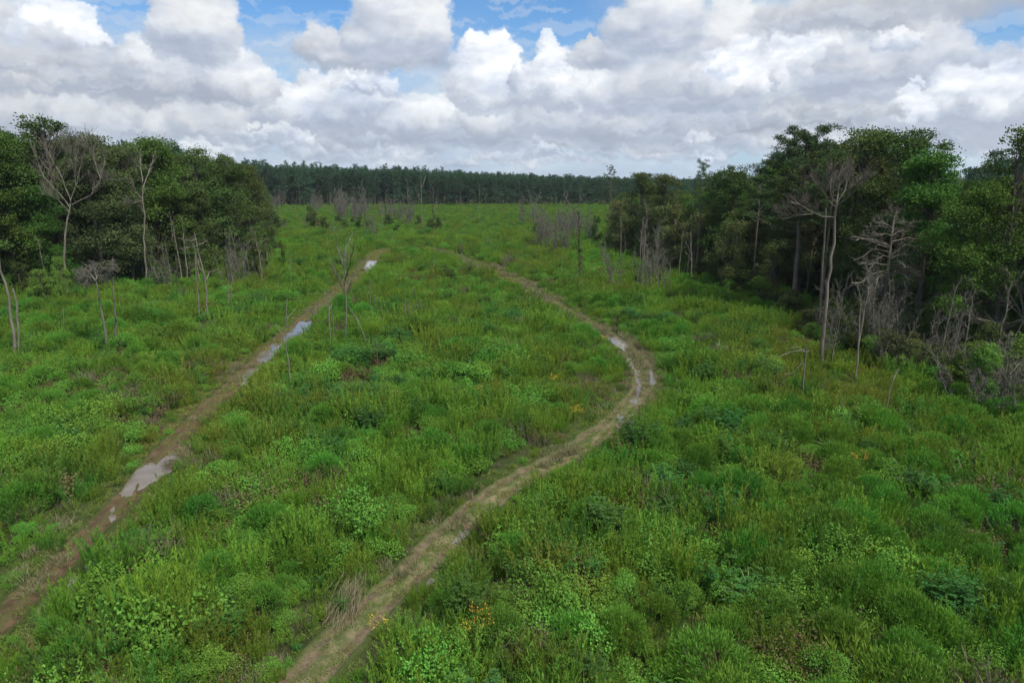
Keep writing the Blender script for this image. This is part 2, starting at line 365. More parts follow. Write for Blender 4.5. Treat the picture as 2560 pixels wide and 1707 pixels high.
def ground_mat():
    m, t, out = base_mat('field_soil')
    pos = t.new('ShaderNodeNewGeometry').outputs['Position']
    n1 = t.noise(pos, .35, 8, .7); n2 = t.noise(pos, .03, 4, .6); n3 = t.noise(pos, 3.0, 5, .7)
    c = t.mix(t.mapr(n1, .35, .65), (.028, .036, .012), (.05, .075, .018))
    c = t.mix(t.mapr(n3, .5, .7, 0, .6), c, (.075, .065, .03))
    c = t.mix(t.mapr(n2, .45, .65, 0, .6), c, (.055, .09, .02))
    p = t.new('ShaderNodeBsdfPrincipled'); t.put(p.inputs['Base Color'], c); p.inputs['Roughness'].default_value = .95
    p.inputs['Specular IOR Level'].default_value = .15
    bp = t.new('ShaderNodeBump'); bp.inputs['Distance'].default_value = .25; bp.inputs['Strength'].default_value = .8
    t.put(bp.inputs['Height'], n3); t.l.new(bp.outputs[0], p.inputs['Normal'])
    t.l.new(p.outputs[0], out.inputs[0]); return m
def track_mat(name, mud, wet, litter, green, grassy):
    m, t, out = base_mat(name)
    pos = t.new('ShaderNodeNewGeometry').outputs['Position']
    ac = t.new('ShaderNodeAttribute', attribute_name='across').outputs['Fac']     # -1..1
    n1 = t.noise(pos, 1.1, 8, .7); n2 = t.noise(pos, .18, 4, .6); n3 = t.noise(pos, 9.0, 4, .7); n4 = t.noise(pos, .5, 6, .7)
    aa = t.m('ABSOLUTE', t.m('ADD', ac, t.m('MULTIPLY', t.m('SUBTRACT', n4, .5), .9)))
    rut = t.m('SUBTRACT', 1., t.m('ABSOLUTE', t.m('MULTIPLY', t.m('SUBTRACT', aa, .52), 3.6)), clamp=True)
    c = t.mix(t.mapr(n1, .38, .62), mud, wet)
    c = t.mix(t.mapr(n3, .5, .72, 0, .7), c, litter)
    g = t.mix(t.mapr(n1, .4, .65), green, litter)
    c = t.mix(t.m('MULTIPLY', t.m('SUBTRACT', 1., t.mapr(rut, .05, .6)), t.mapr(n2, .30, .55, grassy * .7, grassy)), c, g)
    c = t.mix(t.mapr(t.m('ADD', t.m('ABSOLUTE', ac), t.m('MULTIPLY', t.m('SUBTRACT', n1, .5), .9)), .62, .92), c, tuple(q * .75 for q in green))
    p = t.new('ShaderNodeBsdfPrincipled'); t.put(p.inputs['Base Color'], c)
    t.put(p.inputs['Roughness'], t.mapr(n1, .4, .6, .7, .95)); p.inputs['Specular IOR Level'].default_value = .2
    bp = t.new('ShaderNodeBump'); bp.inputs['Distance'].default_value = .12; bp.inputs['Strength'].default_value = .8
    t.put(bp.inputs['Height'], t.m('ADD', n3, n1)); t.l.new(bp.outputs[0], p.inputs['Normal'])
    t.l.new(p.outputs[0], out.inputs[0]); return m
def water_mat():
    m, t, out = base_mat('muddy_water')
    pos = t.new('ShaderNodeNewGeometry').outputs['Position']
    n = t.noise(pos, .6, 3, .5)
    c = t.mix(t.mapr(n, .35, .65), (.12, .10, .08), (.16, .14, .12))
    p = t.new('ShaderNodeBsdfPrincipled'); t.put(p.inputs['Base Color'], c); p.inputs['Roughness'].default_value = .04
    p.inputs['IOR'].default_value = 1.45; p.inputs['Specular IOR Level'].default_value = .5
    bp = t.new('ShaderNodeBump'); bp.inputs['Distance'].default_value = .004; bp.inputs['Strength'].default_value = .3
    t.put(bp.inputs['Height'], t.noise(pos, 5.0, 2, .5)); t.l.new(bp.outputs[0], p.inputs['Normal'])
    t.l.new(p.outputs[0], out.inputs[0]); return m
M['ground'] = ground_mat(); M['water'] = water_mat()
M['track_r'] = track_mat('tan_mud', (.17, .13, .08), (.085, .064, .04), (.21, .18, .10), (.065, .09, .022), 1.)
M['track_l'] = track_mat('red_brown_mud', (.125, .078, .042), (.06, .040, .022), (.11, .085, .038), (.065, .08, .022), .6)

# ------------------------------------------------------------------ ground, tracks, puddles
def ground():
    xs = np.concatenate([[-6000, -2500, -1000], np.linspace(-400, 400, 81), [1000, 2500, 6000]])
    ys = np.concatenate([[-3000, -800, -200], np.linspace(0, 640, 65), [1000, 2500, 8000]])
    X, Y = np.meshgrid(xs, ys, indexing='ij'); V = np.stack([X, Y, np.zeros_like(X)], -1).reshape(-1, 3)
    n = len(ys); i = (np.arange(len(xs) - 1)[:, None] * n + np.arange(n - 1)[None]).ravel()
    Q = np.stack([i, i + n, i + n + 1, i + 1], -1)
    tag(link(bpy.data.objects.new('ground', mesh_np('ground', V, Q, None, (M['ground'],)))), kind='structure')
ground()
RT = [(560, 1900), (660, 1800), (767, 1707), (835, 1630), (900, 1553), (965, 1490), (1030, 1440), (1080, 1385), (1125, 1335), (1175, 1290), (1225, 1250), (1270, 1222), (1320, 1193),
      (1380, 1160), (1440, 1128), (1501, 1085), (1553, 1040), (1596, 995), (1614, 950), (1604, 905), (1567, 872), (1515, 836), (1458, 803),
      (1395, 770), (1343, 738), (1300, 714), (1240, 683), (1190, 662), (1140, 643), (1085, 628), (1040, 620)]
LT = [(-120, 1700), (-50, 1610), (13, 1550), (63, 1500), (117, 1448), (168, 1394), (222, 1339), (285, 1283), (335, 1226), (382, 1165), (430, 1110), (482, 1060), (536, 1007),
      (582, 964), (627, 922), (673, 877), (720, 836), (760, 800), (800, 765), (838, 738), (871, 706), (900, 684), (928, 664), (932, 640), (960, 627), (1000, 620)]
def smooth_line(P, n=3):
    P = np.asarray(P, float)
    for _ in range(n):
        Q = [P[0]]
        for i in range(len(P) - 1): Q += [P[i] * .75 + P[i + 1] * .25, P[i] * .25 + P[i + 1] * .75]
        Q.append(P[-1]); P = np.array(Q)
    return P
RTW = smooth_line([at(x, y, 0)[:2] for x, y in RT]); LTW = smooth_line([at(x, y, 0)[:2] for x, y in LT])
def blob_poly(cx, cy, rx, ry, seed, ang=0.):
    """irregular pool outline given in photograph pixels, returned on the ground"""
    r = np.random.default_rng(seed); n = 56; ph = r.random(5) * 6.28; nz_ = np.convolve(np.tile(r.normal(size=n), 3), [.25, .5, .25], 'same')[n:2 * n]
    out = []
    for i in range(n):
        a = i / n * 2 * PI
        k = 1 + .18 * math.sin(2 * a + ph[0]) + .13 * math.sin(3 * a + ph[1]) + .10 * math.sin(5 * a + ph[2]) + .08 * math.sin(8 * a + ph[3]) + .13 * nz_[i]
        u, v = rx * k * math.cos(a), ry * k * math.sin(a)
        out.append(at(cx + u * math.cos(ang) - v * math.sin(ang), cy + u * math.sin(ang) + v * math.cos(ang), .05)[:2])
    return out
PUD = [  # (cx, cy, rx, ry, angle, label)
    (926, 667, 19, 15, 0, 'bright white puddle at the far end of the straight left track'),
    (748, 828, 52, 15, -.72, 'long blue puddle in the left track behind the tall thin bare pole'),
    (672, 883, 42, 12, -.75, 'narrow pale puddle in the left track just below the long blue one'),
    (622, 940, 30, 11, -.75, 'small pale puddle at the right rim of the brown left track'),
    (382, 1180, 62, 27, -.62, 'largest muddy grey-pink puddle filling the left track'),
    (322, 1226, 26, 13, -.5, 'ragged puddle joined to the lower end of the largest muddy one'),
    (281, 1288, 9, 17, .3, 'small upright puddle by the weeds below the largest muddy one'),
    (229, 1408, 18, 20, .5, 'small grey puddle at the right side of the red-brown mud'),
    (190, 1462, 16, 28, .6, 'lowest grey puddle of the left track, half under weeds'),
    (1462, 811, 9, 3, .4, 'sliver of bright water high on the curved right track'),
    (1548, 858, 34, 11, .5, 'widest pale puddle on the outer bend of the curved track'),
    (1574, 907, 9, 14, -.5, 'short slanting puddle below the widest one on the bend'),
    (1590, 930, 10, 7, 0, 'tiny double puddle in the left rut of the bend'),
    (1598, 951, 9, 12, 0, 'oval puddle in the left rut across from the round one'),
    (1598, 972, 6, 9, 0, 'tiny drop-shaped puddle in the left rut under the oval one'),
    (1627, 945, 13, 16, -.2, 'round pale puddle alone in the right rut of the bend'),
    (1588, 998, 9, 16, .5, 'forked pale puddle in the left rut leaving the bend'),
    (1549, 1045, 16, 8, -.7, 'bluish puddle in the rut below the bend'),
    (1577, 1058, 9, 6, -.3, 'small puddle beside dark leafy plants at the rim of the track'),
    (1152, 1339, 26, 9, -.6, 'thin grey puddle in the left rut of the near track'),
    (1076, 1452, 12, 9, -.6, 'dark little puddle in the right rut of the near track'),
    (1150, 640, 14, 6, .4, 'broken pool by the dead brush at the far end of the curved track'),
    (1160, 655, 10, 5, .2, 'tiny bright pool among dark clods at the far end of the curved track'),
    (1172, 668, 13, 5, .2, 'lowest bright pool beside the tangled grey brush'),
]
POLY = [blob_poly(a, b, c, d, 40 + i, an) for i, (a, b, c, d, an, _) in enumerate(PUD)]
def strip(name, line, width, mat, label):
    d = np.diff(line, axis=0); s = np.concatenate([[0], np.cumsum(np.hypot(d[:, 0], d[:, 1]))])
    n = int(s[-1] / .22); u = np.linspace(0, s[-1], n)
    px = np.interp(u, s, line[:, 0]); py = np.interp(u, s, line[:, 1])
    tx, ty = np.gradient(px), np.gradient(py)
    k = 15
    for a in (0, 1):                                    # soften the frame round corners
        tx = np.convolve(np.pad(tx, k, 'edge'), np.ones(2 * k + 1) / (2 * k + 1), 'valid'); ty = np.convolve(np.pad(ty, k, 'edge'), np.ones(2 * k + 1) / (2 * k + 1), 'valid')
    L = np.hypot(tx, ty); nx, ny = ty / L, -tx / L
    m = 29; ac = np.linspace(-1, 1, m)
    w = width(u / s[-1])
    wl = w * (1 + .22 * (vnoise(u, u * 0, 3.0, 5) - .5) * 2 + .12 * (vnoise(u, u * 0, .8, 6) - .5) * 2)
    wr = w * (1 + .22 * (vnoise(u, u * 0 + 50, 3.0, 5) - .5) * 2 + .12 * (vnoise(u, u * 0 + 50, .8, 6) - .5) * 2)
    off = np.where(ac[None] < 0, ac[None] * wl[:, None], ac[None] * wr[:, None])
    X = px[:, None] + nx[:, None] * off; Y = py[:, None] + ny[:, None] * off
    prof = .05 + .09 * np.exp(-(ac / .28) ** 2) + .10 * np.exp(-((np.abs(ac) - .86) / .12) ** 2) - .0 * ac
    Z = prof[None] + .05 * (fbm(X, Y, .8, 9) - .5)
    Z[:, 0] = -.05; Z[:, -1] = -.05
    for p in POLY:
        Z = np.where(inside(X, Y, p), .012, Z)
    Z[:, 1:-1] = np.maximum(Z[:, 1:-1], .012)
    V = np.stack([X, Y, Z], -1).reshape(-1, 3)
    i = (np.arange(n - 1)[:, None] * m + np.arange(m - 1)[None]).ravel()
    me = mesh_np(name, V, np.stack([i, i + m, i + m + 1, i + 1], -1), None, (mat,), None, True)
    a = me.attributes.new('across', 'FLOAT', 'POINT'); a.data.foreach_set('value', np.tile(ac, n).astype(np.float32))
    tag(link(bpy.data.objects.new(name, me)), label, kind='structure')
strip('dirt_track', RTW, lambda q: 1.2 + .75 * np.exp(-((q - .58) / .12) ** 2) + .5 * q, M['track_r'], 'curved tan mud track with grassy centre bending through the right of the field')
strip('dirt_track', LTW, lambda q: .85 + 1.0 * q, M['track_l'], 'straight red-brown muddy track with pools running up the left of the field')
for pi_, ((cx, cy_, rx, ry, an, lab), p) in enumerate(zip(PUD, POLY)):
    n = len(p); V = [(x, y, .046 + .004 * (pi_ % 4)) for x, y in p]
    me = bpy.data.meshes.new('puddle'); me.from_pydata(V, [], [list(range(n))]); me.materials.append(M['water']); me.update()
    if me.polygons[0].normal.z < 0: me.flip_normals()
    tag(link(bpy.data.objects.new('puddle', me)), lab, 'puddle', 'puddles in the two muddy tracks', 'structure')

# ------------------------------------------------------------------ wood outlines
LE = [tuple(at(x, y, 0)[:2]) for x, y in [(-500, 860), (0, 748), (160, 738), (370, 708), (500, 704), (600, 678), (676, 662)]] + [(-82, 240), (-112, 330), (-146, 430), (-178, 515)]
LPOLY = LE + [(-420, 515), (-420, 60)]
RE = [(50, 36)] + [tuple(at(x, y, 0)[:2]) for x, y in [(2600, 1062), (2400, 985), (2250, 935), (2085, 893), (1990, 812), (1850, 748), (1700, 690), (1600, 655), (1520, 634)]] + [(34, 240), (46, 330), (62, 440), (70, 505)]
RPOLY = RE + [(420, 505), (420, 30)]

# ------------------------------------------------------------------ small plant prototypes (never linked: only their meshes are used by the ground-cover objects)
def disc(n, r, p=.5):
    a = rng.random(n) * 2 * PI; q = rng.random(n) ** p * r; return np.stack([np.cos(a) * q, np.sin(a) * q], -1)
def weed_mesh(mat, H=1.25, r=.42, stems=26, per=44, bl=.17, bw=.023, spread=.35):
    L = Leaves(); b = disc(stems, r)
    for i in range(stems):
        lean = b[i] * spread / r + rng.normal(size=2) * .08; h = H * (.65 + .45 * rng.random())
        t_ = rng.random(per) ** .7; z = t_ * h
        base = np.stack([b[i, 0] + lean[0] * z, b[i, 1] + lean[1] * z, z], -1)
        d = np.stack([rng.normal(size=per) * .42 + lean[0], rng.normal(size=per) * .42 + lean[1], .9 + .3 * rng.random(per)], -1)
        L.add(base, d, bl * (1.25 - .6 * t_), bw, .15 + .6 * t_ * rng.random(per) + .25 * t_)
    return L.mesh('weed', mat)
def mound_mesh(mat, r=.95, H=.85, n=1700, leaf=.075, bumps=9, shoots=10):
    L = Leaves(); c = disc(bumps, r * .75); cz = H * (.25 + .55 * rng.random(bumps)) * (1 - .5 * np.hypot(*c.T) / r); cr = r * (.25 + .25 * rng.random(bumps))
    k = rng.integers(0, bumps, n); d = rdir(n); d[:, 2] = np.abs(d[:, 2]) * .9 + .05; d = nrm(d)
    q = (.72 + .33 * rng.random(n)) * cr[k]
    base = np.stack([c[k, 0], c[k, 1], cz[k]], -1) + d * q[:, None]; base[:, 2] = np.maximum(base[:, 2], .03)
    ld = nrm(d * .5 + rdir(n) * .8 + np.array([0, 0, .1])); nn = nrm(d + rdir(n) * .55 + np.array([0, 0, .5]))
    side = np.cross(nn, ld)
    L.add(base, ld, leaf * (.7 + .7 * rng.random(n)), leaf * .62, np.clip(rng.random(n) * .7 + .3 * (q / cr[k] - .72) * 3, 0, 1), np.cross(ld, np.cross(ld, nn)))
    for _ in range(shoots):
        b = np.append(disc(1, r * .8)[0], H * .55); dd = nrm(np.array([[rng.normal() * .5, rng.normal() * .5, 1.]]))[0]; m = 12
        tt = np.linspace(.05, .5, m)[:, None]
        L.add(b + dd * tt, rdir(m) * .9 + np.array([0, 0, .4]), leaf * .9, leaf * .5, .55 + .45 * rng.random(m))
    return L.mesh('leafy_mound', mat)
def dome_mesh(mat, r=1.0, H=1.55, tufts=95, per=26, bl=.17, bw=.030):
    L = Leaves(); d = rdir(tufts); d[:, 2] = np.abs(d[:, 2]) * 1.1 - .12; d = nrm(d)
    c = d * np.array([r, r, H * .62]) * (.82 + .14 * rng.random((tufts, 1))); c[:, 2] += H * .40; c[:, 2] = np.maximum(c[:, 2], .1)
    for i in range(tufts):
        o = rng.normal(size=(per, 3)) * .105
        dd = d[i] * .55 + np.array([0, 0, .6]) + rng.normal(size=(per, 3)) * .38
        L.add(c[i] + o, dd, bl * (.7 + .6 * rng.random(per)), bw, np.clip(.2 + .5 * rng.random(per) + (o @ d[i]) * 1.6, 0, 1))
    return L.mesh('feathery_foliage', mat)
def sumac_mesh(mat, stems=20, H=1.6, r=.5):
    L = Leaves(); b = disc(stems, r)
    for i in range(stems):
        h = H * (.55 + .5 * rng.random()); lean = b[i] / r * .25
        for j in range(11):
            z = h * (.25 + .75 * j / 10); a = rng.random() * 6.28; o = np.array([b[i, 0] + lean[0] * z, b[i, 1] + lean[1] * z, z])
            rd = np.array([math.cos(a), math.sin(a), .45]); ln = .25 * (.7 + .5 * rng.random()); m = 8
            tt = np.linspace(.15, 1, m)[:, None]; pts = o + rd * ln * tt + np.array([0, 0, -.22]) * tt ** 2 * ln
            sd_ = np.array([-math.sin(a), math.cos(a), 0])
            for sg in (-1, 1):
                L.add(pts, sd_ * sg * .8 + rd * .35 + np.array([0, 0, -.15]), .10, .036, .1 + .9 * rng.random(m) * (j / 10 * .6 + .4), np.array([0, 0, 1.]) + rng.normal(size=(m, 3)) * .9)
    return L.mesh('compound_leaves', mat)
def tuft_mesh(mat, n=60, H=.35, r=.3, w=.018, flat=.5):
    L = Leaves(); b = disc(n, r); base = np.stack([b[:, 0], b[:, 1], np.zeros(n)], -1)
    d = np.stack([rng.normal(size=n) * flat, rng.normal(size=n) * flat, np.ones(n)], -1)
    L.add(base, d, H * (.5 + .7 * rng.random(n)), w, None, None, 0, .12); return L.mesh('grass_tuft', mat)
def brush_mesh(mat, n=240, H=1.0, r=.8):
    L = Leaves(); b = disc(n, r); base = np.stack([b[:, 0], b[:, 1], rng.random(n) * H * .5], -1)
    d = np.stack([rng.normal(size=n) * .6, rng.normal(size=n) * .6, np.ones(n) * .8], -1)
    L.add(base, d, H * (.2 + .5 * rng.random(n)), .022); return L.mesh('dead_brush', mat)
def proto(me): return bpy.data.objects.new(me.name, me)
PR = {}
PR['weed'] = [proto(weed_mesh(M['weed'])) for _ in range(4)] + [proto(weed_mesh(M['weedb'], 1.1, .5, 24, 40, .2, .028, .55)) for _ in range(2)]
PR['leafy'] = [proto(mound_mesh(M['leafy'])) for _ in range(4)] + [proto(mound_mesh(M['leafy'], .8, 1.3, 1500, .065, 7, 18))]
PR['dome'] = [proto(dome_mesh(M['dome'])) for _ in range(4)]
PR['blue'] = [proto(sumac_mesh(M['blue'])) for _ in range(3)]
PR['rust'] = [proto(mound_mesh(M['rust'], .9, .8, 700, .08)), proto(brush_mesh(M['brown']))]
PR['straw'] = [proto(tuft_mesh(M['straw'], 70, .55, .35, .022)) for _ in range(3)]
PR['short'] = [proto(tuft_mesh(M['short'], 80, .22, .4, .022, .9)) for _ in range(3)]
PR['tallgrass'] = [proto(weed_mesh(M['weed'], .8, .5, 26, 16, .26, .022, .25)) for _ in range(2)]

def gn_scatter(name, kinds, P, K, SC, label):
    """one ground-cover object: plants of `kinds` (prototype objects) stood at points P"""
    me = bpy.data.meshes.new(name); P = np.asarray(P, np.float32)
    me.vertices.add(len(P)); me.vertices.foreach_set('co', P.ravel())
    for nm, arr, ty in (('variant', K.astype(np.int32), 'INT'), ('size', SC.astype(np.float32), 'FLOAT'), ('turn', (rng.random(len(P)) * 6.283).astype(np.float32), 'FLOAT'), ('tall', (.8 + .45 * rng.random(len(P))).astype(np.float32), 'FLOAT')):
        a = me.attributes.new(nm, ty, 'POINT'); a.data.foreach_set('value', arr)
    me.update(); o = link(bpy.data.objects.new(name, me))
    g = bpy.data.node_groups.new(name, 'GeometryNodeTree')
    g.interface.new_socket('Geometry', in_out='INPUT', socket_type='NodeSocketGeometry'); g.interface.new_socket('Geometry', in_out='OUTPUT', socket_type='NodeSocketGeometry')
    t = NT(g); gi = t.new('NodeGroupInput'); go = t.new('NodeGroupOutput'); join = t.new('GeometryNodeJoinGeometry')
    def attr(nm, ty):
        q = t.new('GeometryNodeInputNamedAttribute', data_type=ty); q.inputs[0].default_value = nm; return q.outputs[0]
    rot = t.new('ShaderNodeCombineXYZ'); t.l.new(attr('turn', 'FLOAT'), rot.inputs[2])
    siz = attr('size', 'FLOAT'); tall = t.m('MULTIPLY', siz, attr('tall', 'FLOAT'))
    sc = t.comb(siz, siz, tall); var = attr('variant', 'INT')
    for k, ob in enumerate(kinds):
        cmp_ = t.new('FunctionNodeCompare', data_type='INT', operation='EQUAL')
        ins = [s for s in cmp_.inputs if s.type == 'INT']; t.l.new(var, ins[0]); ins[1].default_value = k
        oi = t.new('GeometryNodeObjectInfo'); oi.inputs['Object'].default_value = ob; oi.inputs['As Instance'].default_value = True
        ip = t.new('GeometryNodeInstanceOnPoints')
        t.l.new(gi.outputs[0], ip.inputs['Points']); t.l.new(cmp_.outputs[0], ip.inputs['Selection']); t.l.new(oi.outputs['Geometry'], ip.inputs['Instance'])
        t.l.new(rot.outputs[0], ip.inputs['Rotation']); t.l.new(sc, ip.inputs['Scale']); t.l.new(ip.outputs[0], join.inputs[0])
    t.l.new(join.outputs[0], go.inputs[0])
    md = o.modifiers.new('cover', 'NODES'); md.node_group = g
    tag(o, label, None, None, 'stuff'); return o

# ------------------------------------------------------------------ ground cover over the clearing
def wedge(n_rho, d0, d1, half=.76):
    area = half * (d1 * d1 - d0 * d0); n = int(area * n_rho)
    d = np.sqrt(rng.random(n) * (d1 * d1 - d0 * d0) + d0 * d0); a = (rng.random(n) * 2 - 1) * half
    return np.stack([np.sin(a) * d, np.cos(a) * d], -1)
def cover():
    P = np.concatenate([wedge(1.25, 9, 60, .98), wedge(.95, 60, 120, .86), wedge(.6, 120, 250), wedge(.40, 250, 530), wedge(.70, 9, 60, .98), wedge(.58, 60, 120, .86), wedge(.30, 120, 250)])
    x, y = P.T; d = np.hypot(x, y); nb = sum(int(h_ * (b * b - a * a) * q) for q, a, b, h_ in ((1.25, 9, 60, .98), (.95, 60, 120, .86), (.6, 120, 250, .76), (.40, 250, 530, .76))); big = np.arange(len(x)) >= nb
    dr, dl = seg_dist(x, y, RTW), seg_dist(x, y, LTW)
    iw = inside(x, y, LPOLY) | inside(x, y, RPOLY)
    keep = (dr > .62 + .85 * vnoise(x, y, 2.5, 31) + .007 * d) & (dl > .42 + .8 * vnoise(x, y, 2.5, 32) + .008 * d) & (~iw | (rng.random(len(x)) < .35)) & (y < 528)
    for q in POLY:
        near_ = (np.abs(x - q[0][0]) < 12) & (np.abs(y - q[0][1]) < 16)
        for oy in (0, .7, 1.5, 2.3): keep &= ~(near_ & inside(x, y + oy, q))
    x, y, d, dr, dl, iw, big = (q[keep] for q in (x, y, d, dr, dl, iw, big))
    dt = np.minimum(dr, dl)
    a = fbm(x, y, 9, 1); b = fbm(x, y, 6, 12); c = fbm(x, y, 14, 23); r = rng.random(len(x)); e = fbm(x, y, 3.5, 77)
    right = np.clip((x - 6) / 14, 0, 1) * np.clip((75 - d) / 40, 0, 1)
    w_weed = np.clip((a - .40) * 6, .12, 1.2) + .5 * (dt < 6)
    w_weed *= 1 + np.clip((d - 110) / 60, 0, 1.6)
    w_leaf = np.clip((b - .42) * 6, .10, 1.3) * (1 - .8 * (dt < 3.5))
    w_dome = (np.clip((c - .50) * 4, .03, .6) + .12 * right) * (1 - .9 * (dt < 4))
    w_blue = np.clip((e - .56) * 5, 0, .9) * (1 - .9 * (dt < 4))
    w_rust = np.clip((fbm(x, y, 8, 91) - .60) * 9, 0, 1.0) + .03
    for cx, cy_, rr in [(2480, 1330, 3.5), (590, 1240, 4.), (800, 1170, 2.5), (200, 965, 4.), (470, 920, 3.)]:
        q = at(cx, cy_, .8); w_rust += 2.5 * np.exp(-((x - q[0]) ** 2 + (y - q[1]) ** 2) / rr ** 2)
    q = at(2150, 980, .5); ol = np.exp(-(((x - q[0]) / 8) ** 2 + ((y - q[1]) / 12) ** 2)); w_grass = 2.2 * ol
    q = at(1950, 860, .5); ol2 = np.exp(-(((x - q[0]) / 7) ** 2 + ((y - q[1]) / 14) ** 2)); w_grass += 1.5 * ol2
    w_grass += .4 * np.clip((fbm(x, y, 12, 55) - .5) * 6, 0, 1.5) + .5 * (dt < 4)
    for w_ in (w_leaf, w_dome, w_blue): w_ *= (1 - .85 * np.clip(ol + ol2, 0, 1))
    W = np.stack([w_weed, w_leaf, w_dome, w_blue, w_rust, w_grass], -1); W = np.cumsum(W / W.sum(1, keepdims=True), 1)
    sp = (r[:, None] > W).sum(1)
    size = np.where(big, 1.05 + .80 * rng.random(len(x)) ** 1.3, .54 + .42 * rng.random(len(x))) * (.42 + .58 * np.clip((dt - 1.2) / 3.4, 0, 1)) * (1 + .25 * np.clip((d - 150) / 150, 0, 1))
    size *= .48 + 1.18 * fbm(x, y, 4.0, 66)
    def emit(name, key, s, label, mul=1.):
        k = np.nonzero(sp == s)[0]; kinds = PR[key]
        P3 = np.stack([x[k], y[k], np.full(len(k), -.03)], -1)
        gn_scatter(name, kinds, P3, rng.integers(0, len(kinds), len(k)), size[k] * mul, label)
    emit('tall_weeds', 'weed', 0, 'feathery yellow-green weeds covering the clearing')
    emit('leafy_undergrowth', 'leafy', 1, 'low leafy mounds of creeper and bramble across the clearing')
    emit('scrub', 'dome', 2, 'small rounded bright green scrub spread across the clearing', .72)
    emit('dark_undergrowth', 'blue', 3, 'blue-green compound-leaved undergrowth in the clearing', .75)
    emit('withered_brush', 'rust', 4, 'rusty and brown withered brush patches in the clearing')
    emit('tall_grass', 'tallgrass', 5, 'olive grass patches in the clearing')
    # fringes of the tracks
    P = []
    for line, w in ((RTW, 3.4), (LTW, 3.0)):
        dd = np.diff(line, axis=0); L = np.hypot(*dd.T); n = int(L.sum() * 15)
        k = rng.choice(len(L), n, p=L / L.sum()); t_ = rng.random((n, 1)); base = line[k] + dd[k] * t_
        nn = np.stack([dd[k, 1], -dd[k, 0]], -1) / L[k][:, None]; u = rng.normal(size=n); of = np.sign(u) * (.85 + .006 * np.hypot(*base.T) + np.abs(rng.normal(size=n)) * .7)
        cen = rng.random(n) < (.5 if w > 3.2 else .2); of = np.where(cen, rng.normal(size=n) * .28, of)
        P.append(base + nn * of[:, None])
    P = np.concatenate(P); bad = np.zeros(len(P), bool)
    for q in POLY:
        for oy in (0, .5, 1.0): bad |= inside(P[:, 0], P[:, 1] + oy, q) & (rng.random(len(P)) > .10)
    P = P[~bad]; isr = seg_dist(P[:, 0], P[:, 1], RTW) < 6
    nz = fbm(P[:, 0], P[:, 1], 4, 14)
    st = (nz > np.where(isr, .56, .72))
    bd = at(1625, 905, 0); st |= (np.hypot(P[:, 0] - bd[0], P[:, 1] - bd[1]) < 13) & (rng.random(len(P)) < .55)
    far = np.clip((np.hypot(*P.T) - 40) / 120, 0, 1)
    for nm, key, k, lab in (('dry_grass', 'straw', np.nonzero(st)[0], 'straw-coloured dry grass fringing the muddy tracks'), ('short_grass', 'short', np.nonzero(~st)[0], 'short green grass on the verges and centre strip of the tracks')):
        gn_scatter(nm, PR[key], np.stack([P[k, 0], P[k, 1], np.full(len(k), .02)], -1), rng.integers(0, 3, len(k)), (.7 + .6 * rng.random(len(k))) * (1 + .7 * far[k]), lab)
cover()

# ------------------------------------------------------------------ tree building
def lobes_crown(H, cb, R, nl, lr, per, leaf, mats, clumps=17, flat=.75, sig=.5, lowfill=0):
    """crown as leaf clumps on uneven lobes; returns (Leaves, clump centres)"""
    L = Leaves(); cen = []
    zc = rng.random(nl); zs = H * (cb + (1 - cb) * .93 * zc ** .8)
    for i in range(nl):
        u = (zs[i] / H - cb) / (1 - cb); prof = math.sin(PI * min(1, .18 + .82 * u)) ** .6 * (1 - .25 * u)
        a = i * 2.4 + rng.normal() * .4; rr = R * prof * (.35 + .6 * rng.random())
        c = np.array([math.cos(a) * rr, math.sin(a) * rr, zs[i]]); r = lr * (.7 + .6 * rng.random())
        d = rdir(clumps); d[:, 2] = d[:, 2] * .8 + .25; d = nrm(d)
        pc = c + d * r * np.array([1, 1, flat]) * (.65 + .45 * rng.random((clumps, 1)))
        for p in pc:
            if p[2] > H: continue
            cen.append(p); m = int(per * (.6 + .8 * rng.random())); s = sig * (.7 + .6 * rng.random())
            o = rng.normal(size=(m, 3)) * s * np.array([1, 1, .6])
            out = nrm(p - np.array([0, 0, H * .6])); ld = out * .5 + rdir(m) + np.array([0, 0, .1])
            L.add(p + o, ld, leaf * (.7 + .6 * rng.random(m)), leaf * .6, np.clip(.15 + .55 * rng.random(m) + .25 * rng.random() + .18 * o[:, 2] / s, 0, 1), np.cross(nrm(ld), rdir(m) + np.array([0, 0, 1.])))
    return L, np.array(cen)
def limbs_to(T, H, trunk, cen, k, r0, rng_=.55):
    idx = rng.choice(len(cen), min(k, len(cen)), replace=False)
    for i in idx:
        e = cen[i]; z0 = max(H * .12, e[2] - (.12 + .25 * rng.random()) * H * rng_ - np.hypot(e[0], e[1]) * .5)
        s = np.array([np.interp(z0, trunk[:, 2], trunk[:, 0]), np.interp(z0, trunk[:, 2], trunk[:, 1]), z0])
        t_ = np.linspace(0, 1, 6)[:, None]; p = s * (1 - t_) + e * t_; p[:, 2] -= (np.sin(t_[:, 0] * PI) * .08) * np.linalg.norm(e - s); p[1:-1] += rng.normal(size=(4, 3)) * .12
        T.add(p, r0 * (1 - .82 * t_[:, 0]) * (.5 + .5 * rng.random()), 4)
def trunk_path(H, lean=.02, wob=.25, n=9):
    z = np.linspace(0, H, n); a = rng.random() * 6.28
    return np.stack([np.cos(a) * lean * z + rng.normal(size=n) * wob * (z / H) ** .5 * (z > 0), np.sin(a) * lean * z + rng.normal(size=n) * wob * (z / H) ** .5 * (z > 0), z], -1)
TREES = {}
